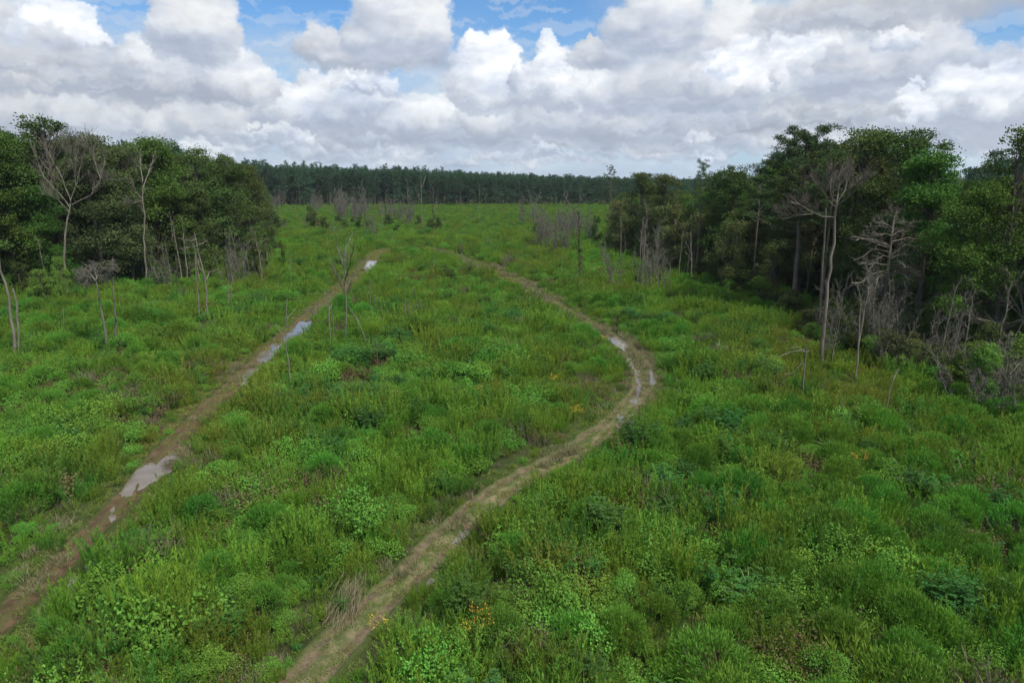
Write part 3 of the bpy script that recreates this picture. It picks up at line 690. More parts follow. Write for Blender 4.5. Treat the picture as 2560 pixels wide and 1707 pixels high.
def broad(key, mat, H=24., cb=.10, R=5.0, nl=30, lr=1.6, per=50, leaf=.30, clumps=15, trunkmat='bark', sig=.5, limbs=45, flat=.75):
    L, cen = lobes_crown(H, cb, R, nl, lr, per, leaf, None, clumps, flat, sig)
    T = Tubes(); tp = trunk_path(H * .88); T.add(tp, .30 * (1 - .85 * np.linspace(0, 1, 9)) + .02, 8); limbs_to(T, H, tp, cen, limbs, .11)
    TREES.setdefault(key, []).append((T.mesh('trunk', M[trunkmat]), L.mesh('crown', M[mat]), H))
def pine(key, mat, H=27., cb=.56, R=4.2, nb=34, puffs=4, per=60, bl=.42, bw=.05, sig=.36, trunkmat='pinebark', tr=.33, sides=9):
    L = Leaves(); T = Tubes(); tp = trunk_path(H * .97, .01, .12); T.add(tp, tr * (1 - .80 * np.linspace(0, 1, 9)), sides)
    for i in range(nb):
        u = (i + rng.random()) / nb; z0 = H * (cb + (1 - cb) * .93 * u); a = i * 2.4 + rng.normal() * .5
        ln = R * (.45 + .65 * math.sin(PI * (.25 + .70 * u))) * (.55 + .6 * rng.random()) * (1.05 - .45 * u)
        s = np.array([np.interp(z0, tp[:, 2], tp[:, 0]), np.interp(z0, tp[:, 2], tp[:, 1]), z0]); t_ = np.linspace(0, 1, 5)
        p = s + np.stack([math.cos(a) * ln * t_, math.sin(a) * ln * t_, ln * (.10 * t_ + .28 * t_ ** 2)], -1)
        T.add(p, .075 * (1 - .8 * t_) * (1 - .4 * u), 4)
        for j in range(puffs):
            v = .45 + .6 * (j + rng.random()) / puffs; c = s + (p[-1] - s) * v + rng.normal(size=3) * np.array([.5, .5, .25]); m = int(per * (.6 + .8 * rng.random()))
            d = rdir(m); d[:, 2] = d[:, 2] * .7 + .35
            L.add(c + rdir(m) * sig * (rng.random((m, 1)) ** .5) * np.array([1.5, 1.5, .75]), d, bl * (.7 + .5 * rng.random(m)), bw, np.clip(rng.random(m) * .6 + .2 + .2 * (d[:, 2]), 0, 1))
    TREES.setdefault(key, []).append((T.mesh('trunk', M[trunkmat]), L.mesh('crown', M[mat]), H))
for _ in range(3): broad('oak', 'oak')
broad('oak', 'oak', cb=.28, R=5.6, lr=1.9); broad('fresh', 'oakg'); broad('fresh', 'oakg', R=5.2, lr=1.9)
for _ in range(2): broad('brownish', 'oakb')
for _ in range(2): broad('tall', 'oak', H=27, cb=.5, R=5.4, nl=15, lr=1.9, per=58, clumps=13, limbs=60, flat=.55)
broad('airy', 'oakg', H=25, cb=.35, R=3.4, nl=20, lr=1.0, per=30, clumps=8, sig=.34, limbs=80); broad('airy', 'oak', H=25, cb=.4, R=3.8, nl=14, lr=1.3, per=34, clumps=10, sig=.42, limbs=70)
for _ in range(3): pine('pine', 'pine')
pine('pine', 'pine', 28, .44, 6.6, 52, 6, 84, .46, .08, .50)
for _ in range(5): pine('farpine', 'farpine', 24, .2 + .25 * rng.random(), 3.0, 30, 3, 22, .62, .17, .45, trunkmat='bark', tr=.22, sides=5)
for _ in range(3): broad('farleaf', 'farpine', 22, .15, 3.4, 10, 2.1, 20, .6, 9, 'bark', .55, 12)
for _ in range(2): broad('olive', 'olive', 9, .10, 2.6, 10, 1.1, 44, .26, 10, 'bare2', .34, 36)
for _ in range(2): broad('edge', 'vine', 7, .04, 2.6, 12, 1.2, 60, .24, 12, 'bark', .32, 14)
broad('edge', 'oak', 8, .06, 2.8, 12, 1.2, 60, .26, 12, 'bark', .34, 14)
for _ in range(2): broad('shrubby', 'oakb', 5.5, .05, 2.0, 9, .9, 50, .22, 10, 'bark', .3, 10)

def empty(name, loc, rz=0., sc=1.):
    o = link(bpy.data.objects.new(name, None)); o.location = loc; o.rotation_euler = (0, 0, rz); o.empty_display_size = .3
    o.scale = (sc,) * 3 if not hasattr(sc, '__len__') else sc
    return o
def child(name, me, parent):
    o = link(bpy.data.objects.new(name, me)); o.parent = parent; return o
BOOK = {}
def plant_tree(key, name, x, y, H, label, cat='tree', group=None, wide=1., variant=None, rz=None):
    """the first of each variant is built from its meshes; every later one is a copy of the thing and its parts"""
    vs = TREES[key]; v = rng.integers(len(vs)) if variant is None else variant
    tm, cm, h0 = vs[v]; s = H / h0; sc = (s * wide, s * wide, s); rz = rng.random() * 6.28 if rz is None else rz
    k = (key, v, name)
    if k not in BOOK:
        r = empty(name, (x, y, 0), rz, sc); child('trunk', tm, r); child('crown', cm, r); BOOK[k] = r
    else:
        src = BOOK[k]; r = src.copy(); link(r); r.location = (x, y, 0); r.rotation_euler = (0, 0, rz); r.scale = sc
        for ch in list(src.children):
            c = ch.copy(); link(c); c.parent = r
        for q in ('label', 'category', 'group'):
            if q in r: del r[q]
    tag(r, label, cat, group); return r
def offset_line(P, s, o):
    P = np.asarray(P); d = np.diff(P, axis=0); L = np.concatenate([[0], np.cumsum(np.hypot(*d.T))])
    x, y = np.interp(s, L, P[:, 0]), np.interp(s, L, P[:, 1]); i = np.clip(np.searchsorted(L, s) - 1, 0, len(d) - 1); t_ = d[i] / np.hypot(*d[i].T)[..., None]
    return x, y, t_, L[-1]
TE = [(58, 36)] + [tuple(at(x, y, 0)[:2]) for x, y in [(2700, 955), (2560, 905), (2400, 868), (2250, 842), (2120, 826), (2000, 778), (1850, 728), (1700, 678), (1600, 648), (1520, 630)]] + [(36, 240), (48, 330), (64, 440), (72, 505)]
SKY_L = [(-600, 280), (-200, 285), (0, 300), (60, 322), (100, 328), (130, 300), (170, 292), (205, 305), (230, 330), (270, 322), (320, 330), (350, 352), (375, 340), (410, 332), (450, 350), (470, 385), (500, 372), (540, 372), (580, 382), (610, 402), (660, 412), (720, 420), (1000, 440)]
SKY_R = [(1480, 440), (1505, 432), (1540, 425), (1700, 436), (1800, 412), (1880, 420), (1930, 365), (1990, 325), (2060, 330), (2110, 345), (2200, 340), (2280, 360), (2330, 395), (2350, 445), (2400, 438), (2430, 400), (2470, 360), (2520, 360), (2560, 350), (3200, 340)]
def sky_y(px): return float(np.interp(px, *zip(*(SKY_L if px < 1200 else SKY_R))))
def height_for(x, y, ty): return max(6., onY(0, ty, y)[2])
def fits(x, y, r=3.0):
    for a, b, c in PLACED:
        if (a - x) ** 2 + (b - y) ** 2 < max(r, c) ** 2: return False
    return True
PLACED = []
# named trees on the skyline: key, name, centre x, base y, top y, width factor, label
HERO = [
 ('oak', 'oak_tree', 12, 735, 292, 1.15, 'tall dark broadleaf tree at the very left edge above the bare forked tree'),
 ('fresh', 'broadleaf_tree', 50, 738, 340, 1.1, 'fresher green broadleaf tree left of the big bare forked tree'),
 ('airy', 'oak_tree', 165, 720, 288, 1.35, 'dark domed treetop rising alone just behind the big bare forked tree'),
 ('brownish', 'oak_tree', 265, 722, 318, 1.2, 'brownish green broad tree right of the big bare forked tree'),
 ('brownish', 'oak_tree', 335, 716, 345, 1., 'dull brownish tree behind the second bare tree with the slender crown'),
 ('fresh', 'broadleaf_tree', 405, 700, 328, 1.1, 'rounded bright green crown standing above its neighbours in the left wood'),
 ('oak', 'oak_tree', 520, 688, 368, 1.25, 'broad dark crown at the right end of the left wood skyline'),
 ('oak', 'broadleaf_tree', 585, 676, 388, 1.1, 'last tall rounded tree of the left wood before the far pines'),
 ('oak', 'broadleaf_tree', 455, 694, 380, 1.1, 'mid green tree in the saddle between two higher crowns of the left wood'),
 ('oak', 'broadleaf_tree', 635, 660, 408, 1., 'low dark tree where the left wood meets the far pine line'),
 ('pine', 'pine_tree', 1981, 787, 313, 1.25, 'tallest pine with heavy dark crown and long straight bare trunk'),
 ('tall', 'oak_tree', 2110, 800, 330, 1.1, 'wide high crown just right of the tallest pine, sky showing through'),
 ('tall', 'oak_tree', 2215, 815, 335, 1.1, 'second wide high crown behind the dead tree with drooping side branches'),
 ('fresh', 'broadleaf_tree', 2280, 850, 385, 1.1, 'full leafy tree sloping down to the notch in the right skyline'),
 ('airy', 'ash_tree', 2475, 905, 345, 1.0, 'thin airy tree with separate leafy sprays against the sky near the right edge'),
 ('airy', 'ash_tree', 2558, 900, 338, 1.1, 'airy leafy tree cut by the right edge of the view'),
 ('pine', 'pine_tree', 1740, 700, 396, .8, 'small flat-topped pine on the skyline left of the tallest pine'),
 ('pine', 'pine_tree', 1880, 745, 402, .7, 'slim pine between the flat-topped pine and the tallest pine'),
 ('pine', 'pine_tree', 1522, 615, 412, .6, 'slender pine with crooked top at the left end of the right wood'),
 ('oak', 'broadleaf_tree', 1600, 640, 428, 1.1, 'dense rounded tree near the left end of the right wood'),
 ('brownish', 'broadleaf_tree', 1655, 655, 425, 1.1, 'brown-tinged tree among green ones near the left end of the right wood'),
 ('oak', 'broadleaf_tree', 1810, 705, 412, 1.1, 'dark dense tree behind the pale crooked dead limbs'),
 ('fresh', 'broadleaf_tree', 2390, 900, 440, 1.0, 'fresh green tree in the notch of the right skyline'),
 ('pine', 'pine_tree', 2048, 805, 372, .9, 'dark pine with thin trunk just right of the tallest pine'),
]
for key, nm, px, by, ty, wd, lab in HERO:
    p = at(px, by, 0); x, y = p[0], p[1]
    H = height_for(x, y, ty) * (1.05 if key == 'airy' and px > 2000 else 1.02 if px > 2000 and key != 'pine' else 1.0); plant_tree(key, nm, x, y, H, lab, 'tree', None, wd, 3 if px == 1981 else None); PLACED.append((x, y, 3.4))
NF = [0]
def side_of(px): return 'left' if px < 1200 else 'right'
def fill_wood(edge, n_rows, step, depth, smax, smin=0.):
    *_, tot = offset_line(edge, np.array([0.]), 0)
    for row in range(n_rows):
        s = smin + rng.random() * step
        while s < min(smax, tot):
            x0, y0, tg, _ = offset_line(edge, np.array([s]), 0); t_ = tg[0]
            sg = -1 if edge is LE else 1; nx_, ny_ = (t_[1] * sg, -t_[0] * sg)
            o = 3.2 + row * depth + rng.random() * 3.; x, y = x0[0] + nx_ * o, y0[0] + ny_ * o; s += step * (.7 + .6 * rng.random()) * (1 + row * .06)
            if y < 20 or not fits(x, y, 3.3): continue
            ppx = px_of(x, y, 10)[0]
            if ppx < -700 or ppx > 3250 or math.hypot(x, y) > 540: continue
            ty = sky_y(ppx) + (45 + 95 * rng.random() if row < 2 else 28 + 55 * rng.random())
            H = min(height_for(x, y, ty), 30.)
            r = rng.random(); key = 'oak' if r < .52 else 'brownish' if r < .68 else 'fresh' if r < .80 else 'pine' if r < .92 else 'tall'
            if H < 14: key = 'oak'
            nm = 'pine_tree' if key == 'pine' else 'broadleaf_tree'
            sd_ = side_of(ppx)
            where = 'in the first rows of the %s wood' % sd_ if row < 2 else 'deep inside the %s wood' % sd_
            kind_ = {'oak': 'dark green broadleaf tree', 'brownish': 'brownish green broadleaf tree', 'fresh': 'fresher green broadleaf tree', 'pine': 'dark pine with bare lower trunk', 'tall': 'high-crowned broadleaf tree'}[key]
            plant_tree(key, nm, x, y, H, kind_ + ' ' + where, 'tree', kind_ + 's ' + where, .95 + .3 * rng.random()); PLACED.append((x, y, 3.0)); NF[0] += 1
fill_wood(LE, 4, 5.4, 5.2, 118., 0.)
fill_wood(LE, 1, 8, 7., 480., 118.)
fill_wood(TE, 4, 5.6, 5.2, 175., 0.)
fill_wood(TE, 1, 8.5, 7., 480., 175.)
# understorey along the wood edges
def edging(edge, smax, step, keys, depth, hs, group, labs, smin=0.):
    s = smin
    while s < smax:
        x0, y0, tg, _ = offset_line(edge, np.array([s]), 0); t_ = tg[0]; sg = 1 if edge is RE else -1
        o = depth[0] + rng.random() * (depth[1] - depth[0]); x, y = x0[0] + t_[1] * sg * o, y0[0] - t_[0] * sg * o; s += step * (.6 + .8 * rng.random())
        i = rng.integers(len(keys)); ppx = px_of(x, y, 3)[0]
        if y < 25 or ppx < -300 or ppx > 2850: continue
        h_ = hs[0] + rng.random() * (hs[1] - hs[0])
        if edge is RE and 1950 < ppx < 2420:
            if o > 3 and ppx < 2095: continue
            h_ = min(h_, 3.4 + rng.random())
        if edge is RE and ppx >= 2420: h_ = min(h_, 5.5)
        plant_tree(keys[i], 'shrub', x, y, h_, labs[keys[i]] + ' along the edge of the %s wood' % side_of(ppx), 'shrub', labs[keys[i]] + 's along the edge of the %s wood' % side_of(ppx), .9 + .4 * rng.random())
LB = {'edge': 'vine-smothered green shrub', 'olive': 'olive thicket with grey stems', 'shrubby': 'low brownish shrub', 'oak': 'x'}
edging(LE, 118, 2.6, ['edge', 'edge', 'shrubby'], (.5, 3.5), (3.2, 5.5), '', LB)
edging(LE, 118, 3.4, ['edge', 'olive'], (3, 8), (5, 9), '', LB)
edging(LE, 118, 3.8, ['edge', 'edge', 'shrubby'], (2, 6), (5, 8.5), '', LB)
edging(RE, 175, 2.6, ['edge', 'olive', 'shrubby'], (.2, 3.), (3.0, 5.), '', LB)
edging(RE, 175, 4.4, ['edge', 'edge', 'shrubby'], (-.8, 1.4), (1.8, 3.4), '', LB)
edging(LE, 118, 4.0, ['edge', 'edge', 'shrubby'], (-1.2, 1.), (1.6, 3.2), '', LB)
edging(RE, 175, 4.2, ['edge', 'olive', 'olive'], (3, 8), (6, 10), '', LB)
edging(LE, 470, 12, ['edge', 'olive'], (0, 6), (4, 8), '', LB, 118)
edging(RE, 450, 12, ['edge', 'olive'], (0, 6), (4, 8), '', LB, 175)
# far pine line across the end of the clearing
FAR_TOP = [(560, 400), (640, 406), (700, 414), (800, 417), (900, 422), (1000, 421), (1100, 428), (1200, 433), (1300, 437), (1400, 441), (1500, 443), (1700, 447)]
nfar = 0
for row, (d0, st) in enumerate(((521, 2.9), (526, 3.2), (531, 3.6), (537, 4.4))):
    x = -205.
    while x < 112:
        x += st * (.6 + .8 * rng.random()); y = d0 + rng.normal() * 2.0 + .02 * x
        ppx = px_of(x, y, 10)[0]; ty = float(np.interp(ppx, *zip(*FAR_TOP))) + 7 * rng.random() - 1
        H = height_for(x, y, ty) * (1 - .16 * rng.random() ** 2) * (1.03 if rng.random() < .12 else 1)
        leafy = rng.random() < .22
        plant_tree('farleaf' if leafy else 'farpine', 'broadleaf_tree' if leafy else 'pine_tree', x, y, H, ('rounded dark leafy tree' if leafy else 'tall dark pine') + ' in the distant straight treeline closing off the clearing', 'tree', 'trees of the distant treeline', .9 + .35 * rng.random()); nfar += 1
x = -200.
while x < 110:
    x += 1.7 + 2 * rng.random(); plant_tree('farleaf', 'bush', x, 515 + 9 * rng.random(), 7 + 8 * rng.random(), 'dark bush at the foot of the distant straight treeline', 'bush', 'bushes at the foot of the distant treeline', 1.7)
for xf, yf, tf in [(-160, 498, 408), (-150, 505, 412), (-141, 490, 415), (-128, 503, 412), (-96, 500, 424), (-84, 508, 418), (-40, 506, 424), (-36, 500, 430), (14, 507, 432), (40, 503, 433), (47, 495, 437), (-66, 503, 428)]:
    plant_tree('farpine' if rng.random() < .6 else 'farleaf', 'pine_tree', xf, yf, height_for(xf, yf, tf), 'dark tree standing a little forward of the distant straight treeline', 'tree', 'trees standing forward of the distant treeline', 1.2)
for k_ in range(34):                # olive, half-dead trees ragged along the edge of the right wood, left of the tallest pine
    ss = rng.uniform(70, 172); x0, y0, tg, _ = offset_line(RE, np.array([ss]), 0); t_ = tg[0]; o = rng.uniform(1, 6); x, y = x0[0] + t_[1] * o, y0[0] - t_[0] * o; ppx = px_of(x, y, 5)[0]
    if 1945 < ppx: continue
    plant_tree('olive', 'thicket_tree', x, y, rng.uniform(8, 14), 'ragged olive tree with grey stems along the right wood, left of the tallest pine', 'tree', 'ragged olive trees along the right wood', .8)
print('fill', NF, 'far', nfar)
# the wood beyond: one mass of treetops to the horizon
def forest_mass():
    P = []; H = []
    for d0, d1, n in ((540, 700, 2600), (700, 1100, 3000), (1100, 2200, 3800), (2200, 4200, 3000)):
        d = np.sqrt(rng.random(n) * (d1 * d1 - d0 * d0) + d0 * d0); a = (rng.random(n) * 2 - 1) * .80; P.append(np.stack([np.sin(a) * d, np.cos(a) * d], -1))
    for poly, n in ((LPOLY, 800), (RPOLY, 800)):
        q = np.stack([(rng.random(n * 9) - .5) * 840, 30 + rng.random(n * 9) * 485], -1); q = q[inside(q[:, 0], q[:, 1], poly)]
        dd = seg_dist(q[:, 0], q[:, 1], LE if poly is LPOLY else RE); q = q[dd > 24]; P.append(q[:n])
    P = np.concatenate(P); P = P[(P[:, 1] > 541) | (np.hypot(*P.T) < 540)]; d = np.hypot(*P.T)
    px_ = np.array([px_of(a, b, 20.)[0] for a, b in P])
    top = np.where(P[:, 1] > 540, np.interp(px_, *zip(*FAR_TOP)) + 2, np.array([sky_y(v) + 16 for v in px_]))
    hz = np.array([height_for(a, b, t_) for (a, b), t_ in zip(P, top)])
    hz = np.clip(hz * (.80 + .18 * rng.random(len(P))), 12, 34); hz = np.where(P[:, 1] > 540, np.minimum(hz, 27 + d * .0035), hz)
    kinds = []
    for key in ('farpine', 'farleaf'):
        for tm, cm, h0 in TREES[key]: kinds.append(proto(cm))
    K = np.where(rng.random(len(P)) < .75, rng.integers(0, 5, len(P)), 5 + rng.integers(0, 3, len(P)))
    near = d < 540; K = np.where(near, 5 + rng.integers(0, 3, len(P)), K)
    gn_scatter('forest', kinds, np.concatenate([P, np.zeros((len(P), 1))], 1), K, hz / 24. * np.where(d > 900, 1.0, 1.0), 'dark unbroken wood stretching from the treeline to the horizon')
forest_mass()

# ------------------------------------------------------------------ bare and dead trees
def spawn(T, P, R_, level, maxl, n, t0, ln, rmin, up=.25, spread=.75, curve=.12):
    L = np.linalg.norm(P[-1] - P[0]) if ln is None else ln
    k = len(P)
    for i in range(n):
        t_ = t0 + (1 - t0) * (i + rng.random()) / n; f = t_ * (k - 1); j = min(int(f), k - 2); fr = f - j
        s = P[j] * (1 - fr) + P[j + 1] * fr; r = (R_[j] * (1 - fr) + R_[j + 1] * fr) * .62
        tg = nrm(P[j + 1] - P[j]); pr = nrm(np.cross(tg, rdir(1)[0]))
        d = nrm(tg * .75 + pr * spread * (.6 + .7 * rng.random()) + np.array([0, 0, up]))
        l = L * (.62 - .28 * t_) * (.6 + .7 * rng.random()); m = 5; pts = [s]
        for q in range(m - 1):
            d = nrm(d + rng.normal(size=3) * curve + np.array([0, 0, .06 if up > 0 else -.08])); pts.append(pts[-1] + d * l / (m - 1))
        pts = np.array(pts); rr = np.linspace(max(min(r, .02 + .028 * l), rmin), rmin * .8, m)
        T.add(pts, rr, 4 if level == 1 else 3)
        if level < maxl: spawn(T, pts, rr, level + 1, maxl, max(3, int(n * .7)), .15, None if False else l, rmin, up, spread, curve)
def px_path(Y, pts, dy=0.):
    n = len(pts); return np.array([onY(x, y, Y + dy * i / max(n - 1, 1)) for i, (x, y) in enumerate(pts)])
def resample(P, step=1.2):
    d = np.concatenate([[0], np.cumsum(np.linalg.norm(np.diff(P, axis=0), axis=1))]); n = max(3, int(d[-1] / step)); u = np.linspace(0, d[-1], n)
    return np.stack([np.interp(u, d, P[:, i]) for i in range(3)], -1)
def bare(name, label, stems, limbs=(), r0=.22, r1=.05, mat='bare', tw=(0, 2, .4, 2), rmin=.018, up=.25, spread=.75, cat='dead tree', group=None, zb=.8, ltw=None, sides=7, lk=1.):
    """stems / limbs: photograph polylines (base first). tw = (children, levels, first point, length) on the stems, ltw on the limbs"""
    r0 *= .8; bx, by = stems[0][0]; base = at(bx, by, zb); Y = base[1]
    B = np.array([base[0], base[1], 0.]); T = Tubes(); T2 = Tubes(); any2 = False
    for k, st in enumerate(stems):
        P = px_path(Y, st, rng.normal() * .6 if k else 0); P[0][2] = max(P[0][2] - zb, -.1) if k == 0 else P[0][2]
        P = resample(P); P[1:-1] += rng.normal(size=(len(P) - 2, 3)) * .05
        rr = np.linspace(r0 * (1 if k == 0 else .75), r1, len(P)); T.add(P - B, rr, sides)
        if tw[0]: any2 = True; spawn(T2, P - B, rr * .7, 1, tw[1], tw[0], tw[2], tw[3], rmin, up, spread)
    for lb in limbs:
        P = px_path(Y, lb, rng.normal() * 3.); P = resample(P, .9); P[1:-1] += rng.normal(size=(len(P) - 2, 3)) * .06
        ll = np.linalg.norm(P[-1] - P[0]); rr = np.linspace(min(r0 * .5, .025 + .024 * ll) * lk, max(rmin, min(r1 * .5, .01 + .006 * ll)), len(P)); T2.add(P - B, rr, 5); any2 = True
        q = ltw or (7, 2, .35, 2.2)
        if q[0]: spawn(T2, P - B, rr * .8, 1, q[1], q[0], q[2], q[3], rmin, up, spread)
    if any2:
        r = empty(name, B); child('trunk', T.mesh('trunk', M[mat]), r); child('branches', T2.mesh('branches', M[mat]), r)
    else:
        r = link(bpy.data.objects.new(name, T.mesh(name, M[mat]))); r.location = B
    tag(r, label, cat, group); return r
N_ = 'dead_tree'
bare(N_, 'big pale bare tree forking into a wide fan of twigs before the left wood',
     [[(168, 735), (160, 650), (162, 595), (170, 545), (176, 508)]],
     [[(175, 520), (150, 484), (124, 460), (108, 440), (92, 400), (84, 380)], [(177, 505), (168, 480), (156, 445), (138, 415), (122, 385), (112, 362)], [(177, 500), (190, 465), (198, 435), (208, 395), (214, 360), (218, 345)],
      [(180, 512), (205, 498), (228, 488), (240, 465), (252, 448), (257, 420), (262, 398)], [(228, 488), (246, 470), (262, 452), (285, 448)], [(190, 465), (188, 425), (192, 390), (198, 362)], [(138, 415), (140, 385), (146, 360)], [(172, 530), (150, 505), (130, 490), (104, 484)], [(156, 445), (165, 410), (165, 380), (160, 352)], [(198, 440), (180, 405), (182, 370), (176, 345)], [(252, 448), (240, 415), (232, 385), (236, 362)]],
     .28, .12, tw=(3, 1, .5, 1.), lk=.75, rmin=.010, ltw=(11, 3, .25, 5.5), up=.4, spread=.5)
bare(N_, 'leaning bare tree crossing the foot of the big forked one, branching to the left edge',
     [[(158, 700), (140, 628), (114, 574), (102, 520), (93, 496), (98, 454)]],
     [[(93, 496), (82, 472), (66, 450), (50, 436), (38, 430)], [(99, 547), (69, 520), (48, 500), (34, 470)], [(99, 547), (60, 530), (30, 524), (15, 505)], [(98, 465), (92, 440), (80, 425)]],
     .20, .06, tw=(6, 2, .5, 3), rmin=.013, ltw=(8, 3, .3, 4.2), up=.3, spread=.6)
bare(N_, 'slender pale bare tree with narrow twiggy crown before the left wood',
     [[(366, 715), (365, 660), (359, 600), (362, 535), (357, 499), (358, 462)]],
     [[(358, 462), (340, 440), (330, 415), (322, 385)], [(358, 470), (370, 435), (380, 410), (386, 388)], [(357, 499), (338, 478), (330, 462)], [(357, 455), (352, 420), (350, 390)], [(358, 500), (335, 508), (318, 514)], [(362, 535), (352, 522), (350, 515)]],
     .22, .09, tw=(6, 2, .55, 3), rmin=.013, ltw=(8, 3, .35, 3.4), up=.45, spread=.4)
bare(N_, 'leaning pale trunk joining the slender bare tree at its foot', [[(362, 700), (352, 655), (339, 616), (318, 580), (296, 560)]], [[(296, 560), (278, 540), (262, 511), (256, 496)], [(300, 562), (275, 572), (240, 560)], [(318, 580), (290, 585), (245, 590)]], .20, .09, tw=(3, 1, .6, 2), rmin=.022, ltw=(6, 2, .3, 2.6))
bare(N_, 'bare snag with level arm-like branches at its broken top in the left clearing', [[(517, 796), (517, 725), (508, 676), (495, 625), (486, 582)]], [[(492, 598), (470, 604), (444, 594)], [(495, 615), (470, 618), (447, 624)], [(497, 612), (510, 606), (518, 600)], [(516, 700), (525, 680), (545, 672)], [(512, 690), (500, 665), (494, 650)]], .17, .06, tw=(4, 1, .3, 1.4), rmin=.02, ltw=(3, 1, .5, 1.))
bare(N_, 'thin bare pole standing just left of the snag with level arms', [[(497, 798), (495, 740), (491, 690), (489, 628)]], (), .11, .035, tw=(4, 1, .3, .9), rmin=.018)
bare(N_, 'tall leaning pale pole at the left edge, broken off at the top', [[(37, 880), (31, 814), (18, 735), (6, 690), (-3, 640)]], (), .24, .10, tw=(2, 1, .4, 1.2))
bare(N_, 'shorter pale pole beside the leaning one at the left edge', [[(46, 880), (44, 830), (41, 771), (32, 721)]], (), .17, .10)
bare(N_, 'weathered trunk with a mushroom of drooping grey twigs on top in the left clearing', [[(270, 885), (265, 833), (254, 790), (247, 742), (241, 700)]], [[(242, 705), (225, 680), (208, 672)], [(242, 702), (262, 672), (285, 668)], [(241, 700), (238, 675), (245, 660)], [(242, 704), (215, 690), (203, 700)]], .2, .07, tw=(3, 1, .6, 1.5), rmin=.02, ltw=(12, 3, .2, 2.4), up=-.1, spread=.9, mat='bare2')
bare(N_, 'crooked snag hooked at the top right of the twig-topped trunk', [[(288, 880), (290, 800), (285, 753), (276, 700), (284, 692)]], [[(290, 800), (286, 788)], [(290, 870), (298, 850), (305, 843)]], .19, .05, tw=(0, 0, 0, 0), ltw=(0, 0, 0, 0))
bare(N_, 'thin forked sticks springing from the weeds below the hooked snag', [[(296, 885), (292, 868), (302, 845)]], [[(294, 875), (300, 862), (308, 850)]], .06, .02, tw=(4, 1, .2, .8), rmin=.014)
bare(N_, 'left one of two close thin poles at the foot of the left wood', [[(570, 772), (571, 720), (573, 684)]], (), .08, .04)
bare(N_, 'right one of two close thin poles at the foot of the left wood', [[(574, 768), (578, 725), (582, 689)]], (), .08, .04)
bare(N_, 'white pole at the right end of the left wood', [[(671, 690), (668, 655), (667, 628)]], (), .13, .07)
bare(N_, 'broken thin stick in front of the white pole, tall weeds round it', [[(728, 715), (727, 680), (726, 633)]], (), .06, .03)
bare(N_, 'short grey stick deep in the left weeds', [[(161, 830), (160, 800), (158, 770)]], (), .07, .04)
bare(N_, 'burnt stick among dark leaves in the left weeds', [[(250, 880), (247, 850), (243, 820)]], (), .09, .04, mat='char', tw=(5, 1, .3, .8))
bare(N_, 'tall dusky bare tree with upswept fine twigs in mid clearing', [[(862, 850), (865, 753), (862, 716), (861, 675), (865, 640)]],
     [[(861, 690), (862, 650), (868, 615), (880, 590)], [(862, 700), (875, 660), (882, 630), (886, 605)], [(861, 672), (850, 640), (845, 620)], [(862, 710), (835, 680), (825, 650)], [(862, 730), (845, 700), (840, 690)], [(864, 745), (872, 715), (876, 700)]],
     .16, .06, 'bare2', tw=(7, 2, .5, 2.2), rmin=.018, ltw=(7, 2, .2, 2.6), up=.6, spread=.4)
bare(N_, 'grey snag with split thin top left of the dusky bare tree', [[(825, 858), (823, 800), (822, 747), (815, 728)]], [[(822, 760), (812, 740), (810, 725)], [(823, 775), (830, 760), (826, 742)]], .12, .03, tw=(5, 1, .4, .9), ltw=(3, 1, .3, .8))
bare(N_, 'thin bent pole touching the grey snag', [[(835, 858), (833, 800), (828, 768)]], (), .06, .03)
bare('fallen_pole', 'pale pole leaning out of the weeds to the left at a steep slant', [[(922, 858), (900, 810), (884, 782), (871, 765)]], (), .08, .04, cat='dead pole')
bare(N_, 'tall thin pole with one curved arm beside the blue puddle', [[(722, 962), (718, 860), (715, 796), (718, 747)]], [[(715, 797), (735, 782), (745, 765)], [(716, 845), (700, 830), (690, 810)], [(720, 830), (740, 815)]], .09, .03, tw=(0, 0, 0, 0), rmin=.014, ltw=(1, 1, .5, .5))
for i, (pts, r, m_, lb) in enumerate([
     ([(927, 790), (927, 740), (926, 698)], .07, 'bare2', 'leftmost thin pole of the snag cluster in mid clearing'), ([(938, 795), (937, 738)], .05, 'bare2', 'faint short pole second in the snag cluster in mid clearing'),
     ([(957, 805), (951, 775), (945, 747)], .09, 'char', 'dark leaning stick in the snag cluster in mid clearing'), ([(978, 808), (972, 780), (966, 756)], .08, 'char', 'dark stick crossing behind the leaning one of the snag cluster'),
     ([(1012, 818), (1013, 770), (1014, 738)], .10, 'bare2', 'straight burnt-looking snag right of the cluster in mid clearing'), ([(1023, 805), (1024, 767)], .05, 'bare', 'pale short pole touching the straight snag'),
     ([(1046, 782), (1040, 750), (1035, 721)], .11, 'char', 'black and white leaning snag in mid clearing'), ([(1084, 706), (1085, 670), (1086, 640)], .07, 'bare', 'pale thin pole left of the tangled brush at the track end'),
     ([(942, 912), (942, 885), (941, 857)], .05, 'bare2', 'thin grey stick alone in the weeds below the snag cluster'), ([(1420, 860), (1423, 825), (1425, 795)], .04, 'bare', 'pale thin stick inside the bend of the curved track'),
     ([(819, 625), (819, 574)], .07, 'bare', 'thin pole on the far side of the left track'), ([(774, 620), (774, 590)], .08, 'bare2', 'short grey pole beyond the left track'),
     ([(2104, 1045), (2105, 993)], .07, 'bare', 'short pale post in the olive grass near the right wood'), ([(1198, 552), (1198, 500), (1199, 461)], .13, 'bare', 'solitary pale snag before the middle of the far treeline')]):
    bare(N_, lb, [pts], (), r, r * .45, m_, tw=(3, 1, .4, .7), rmin=.02)
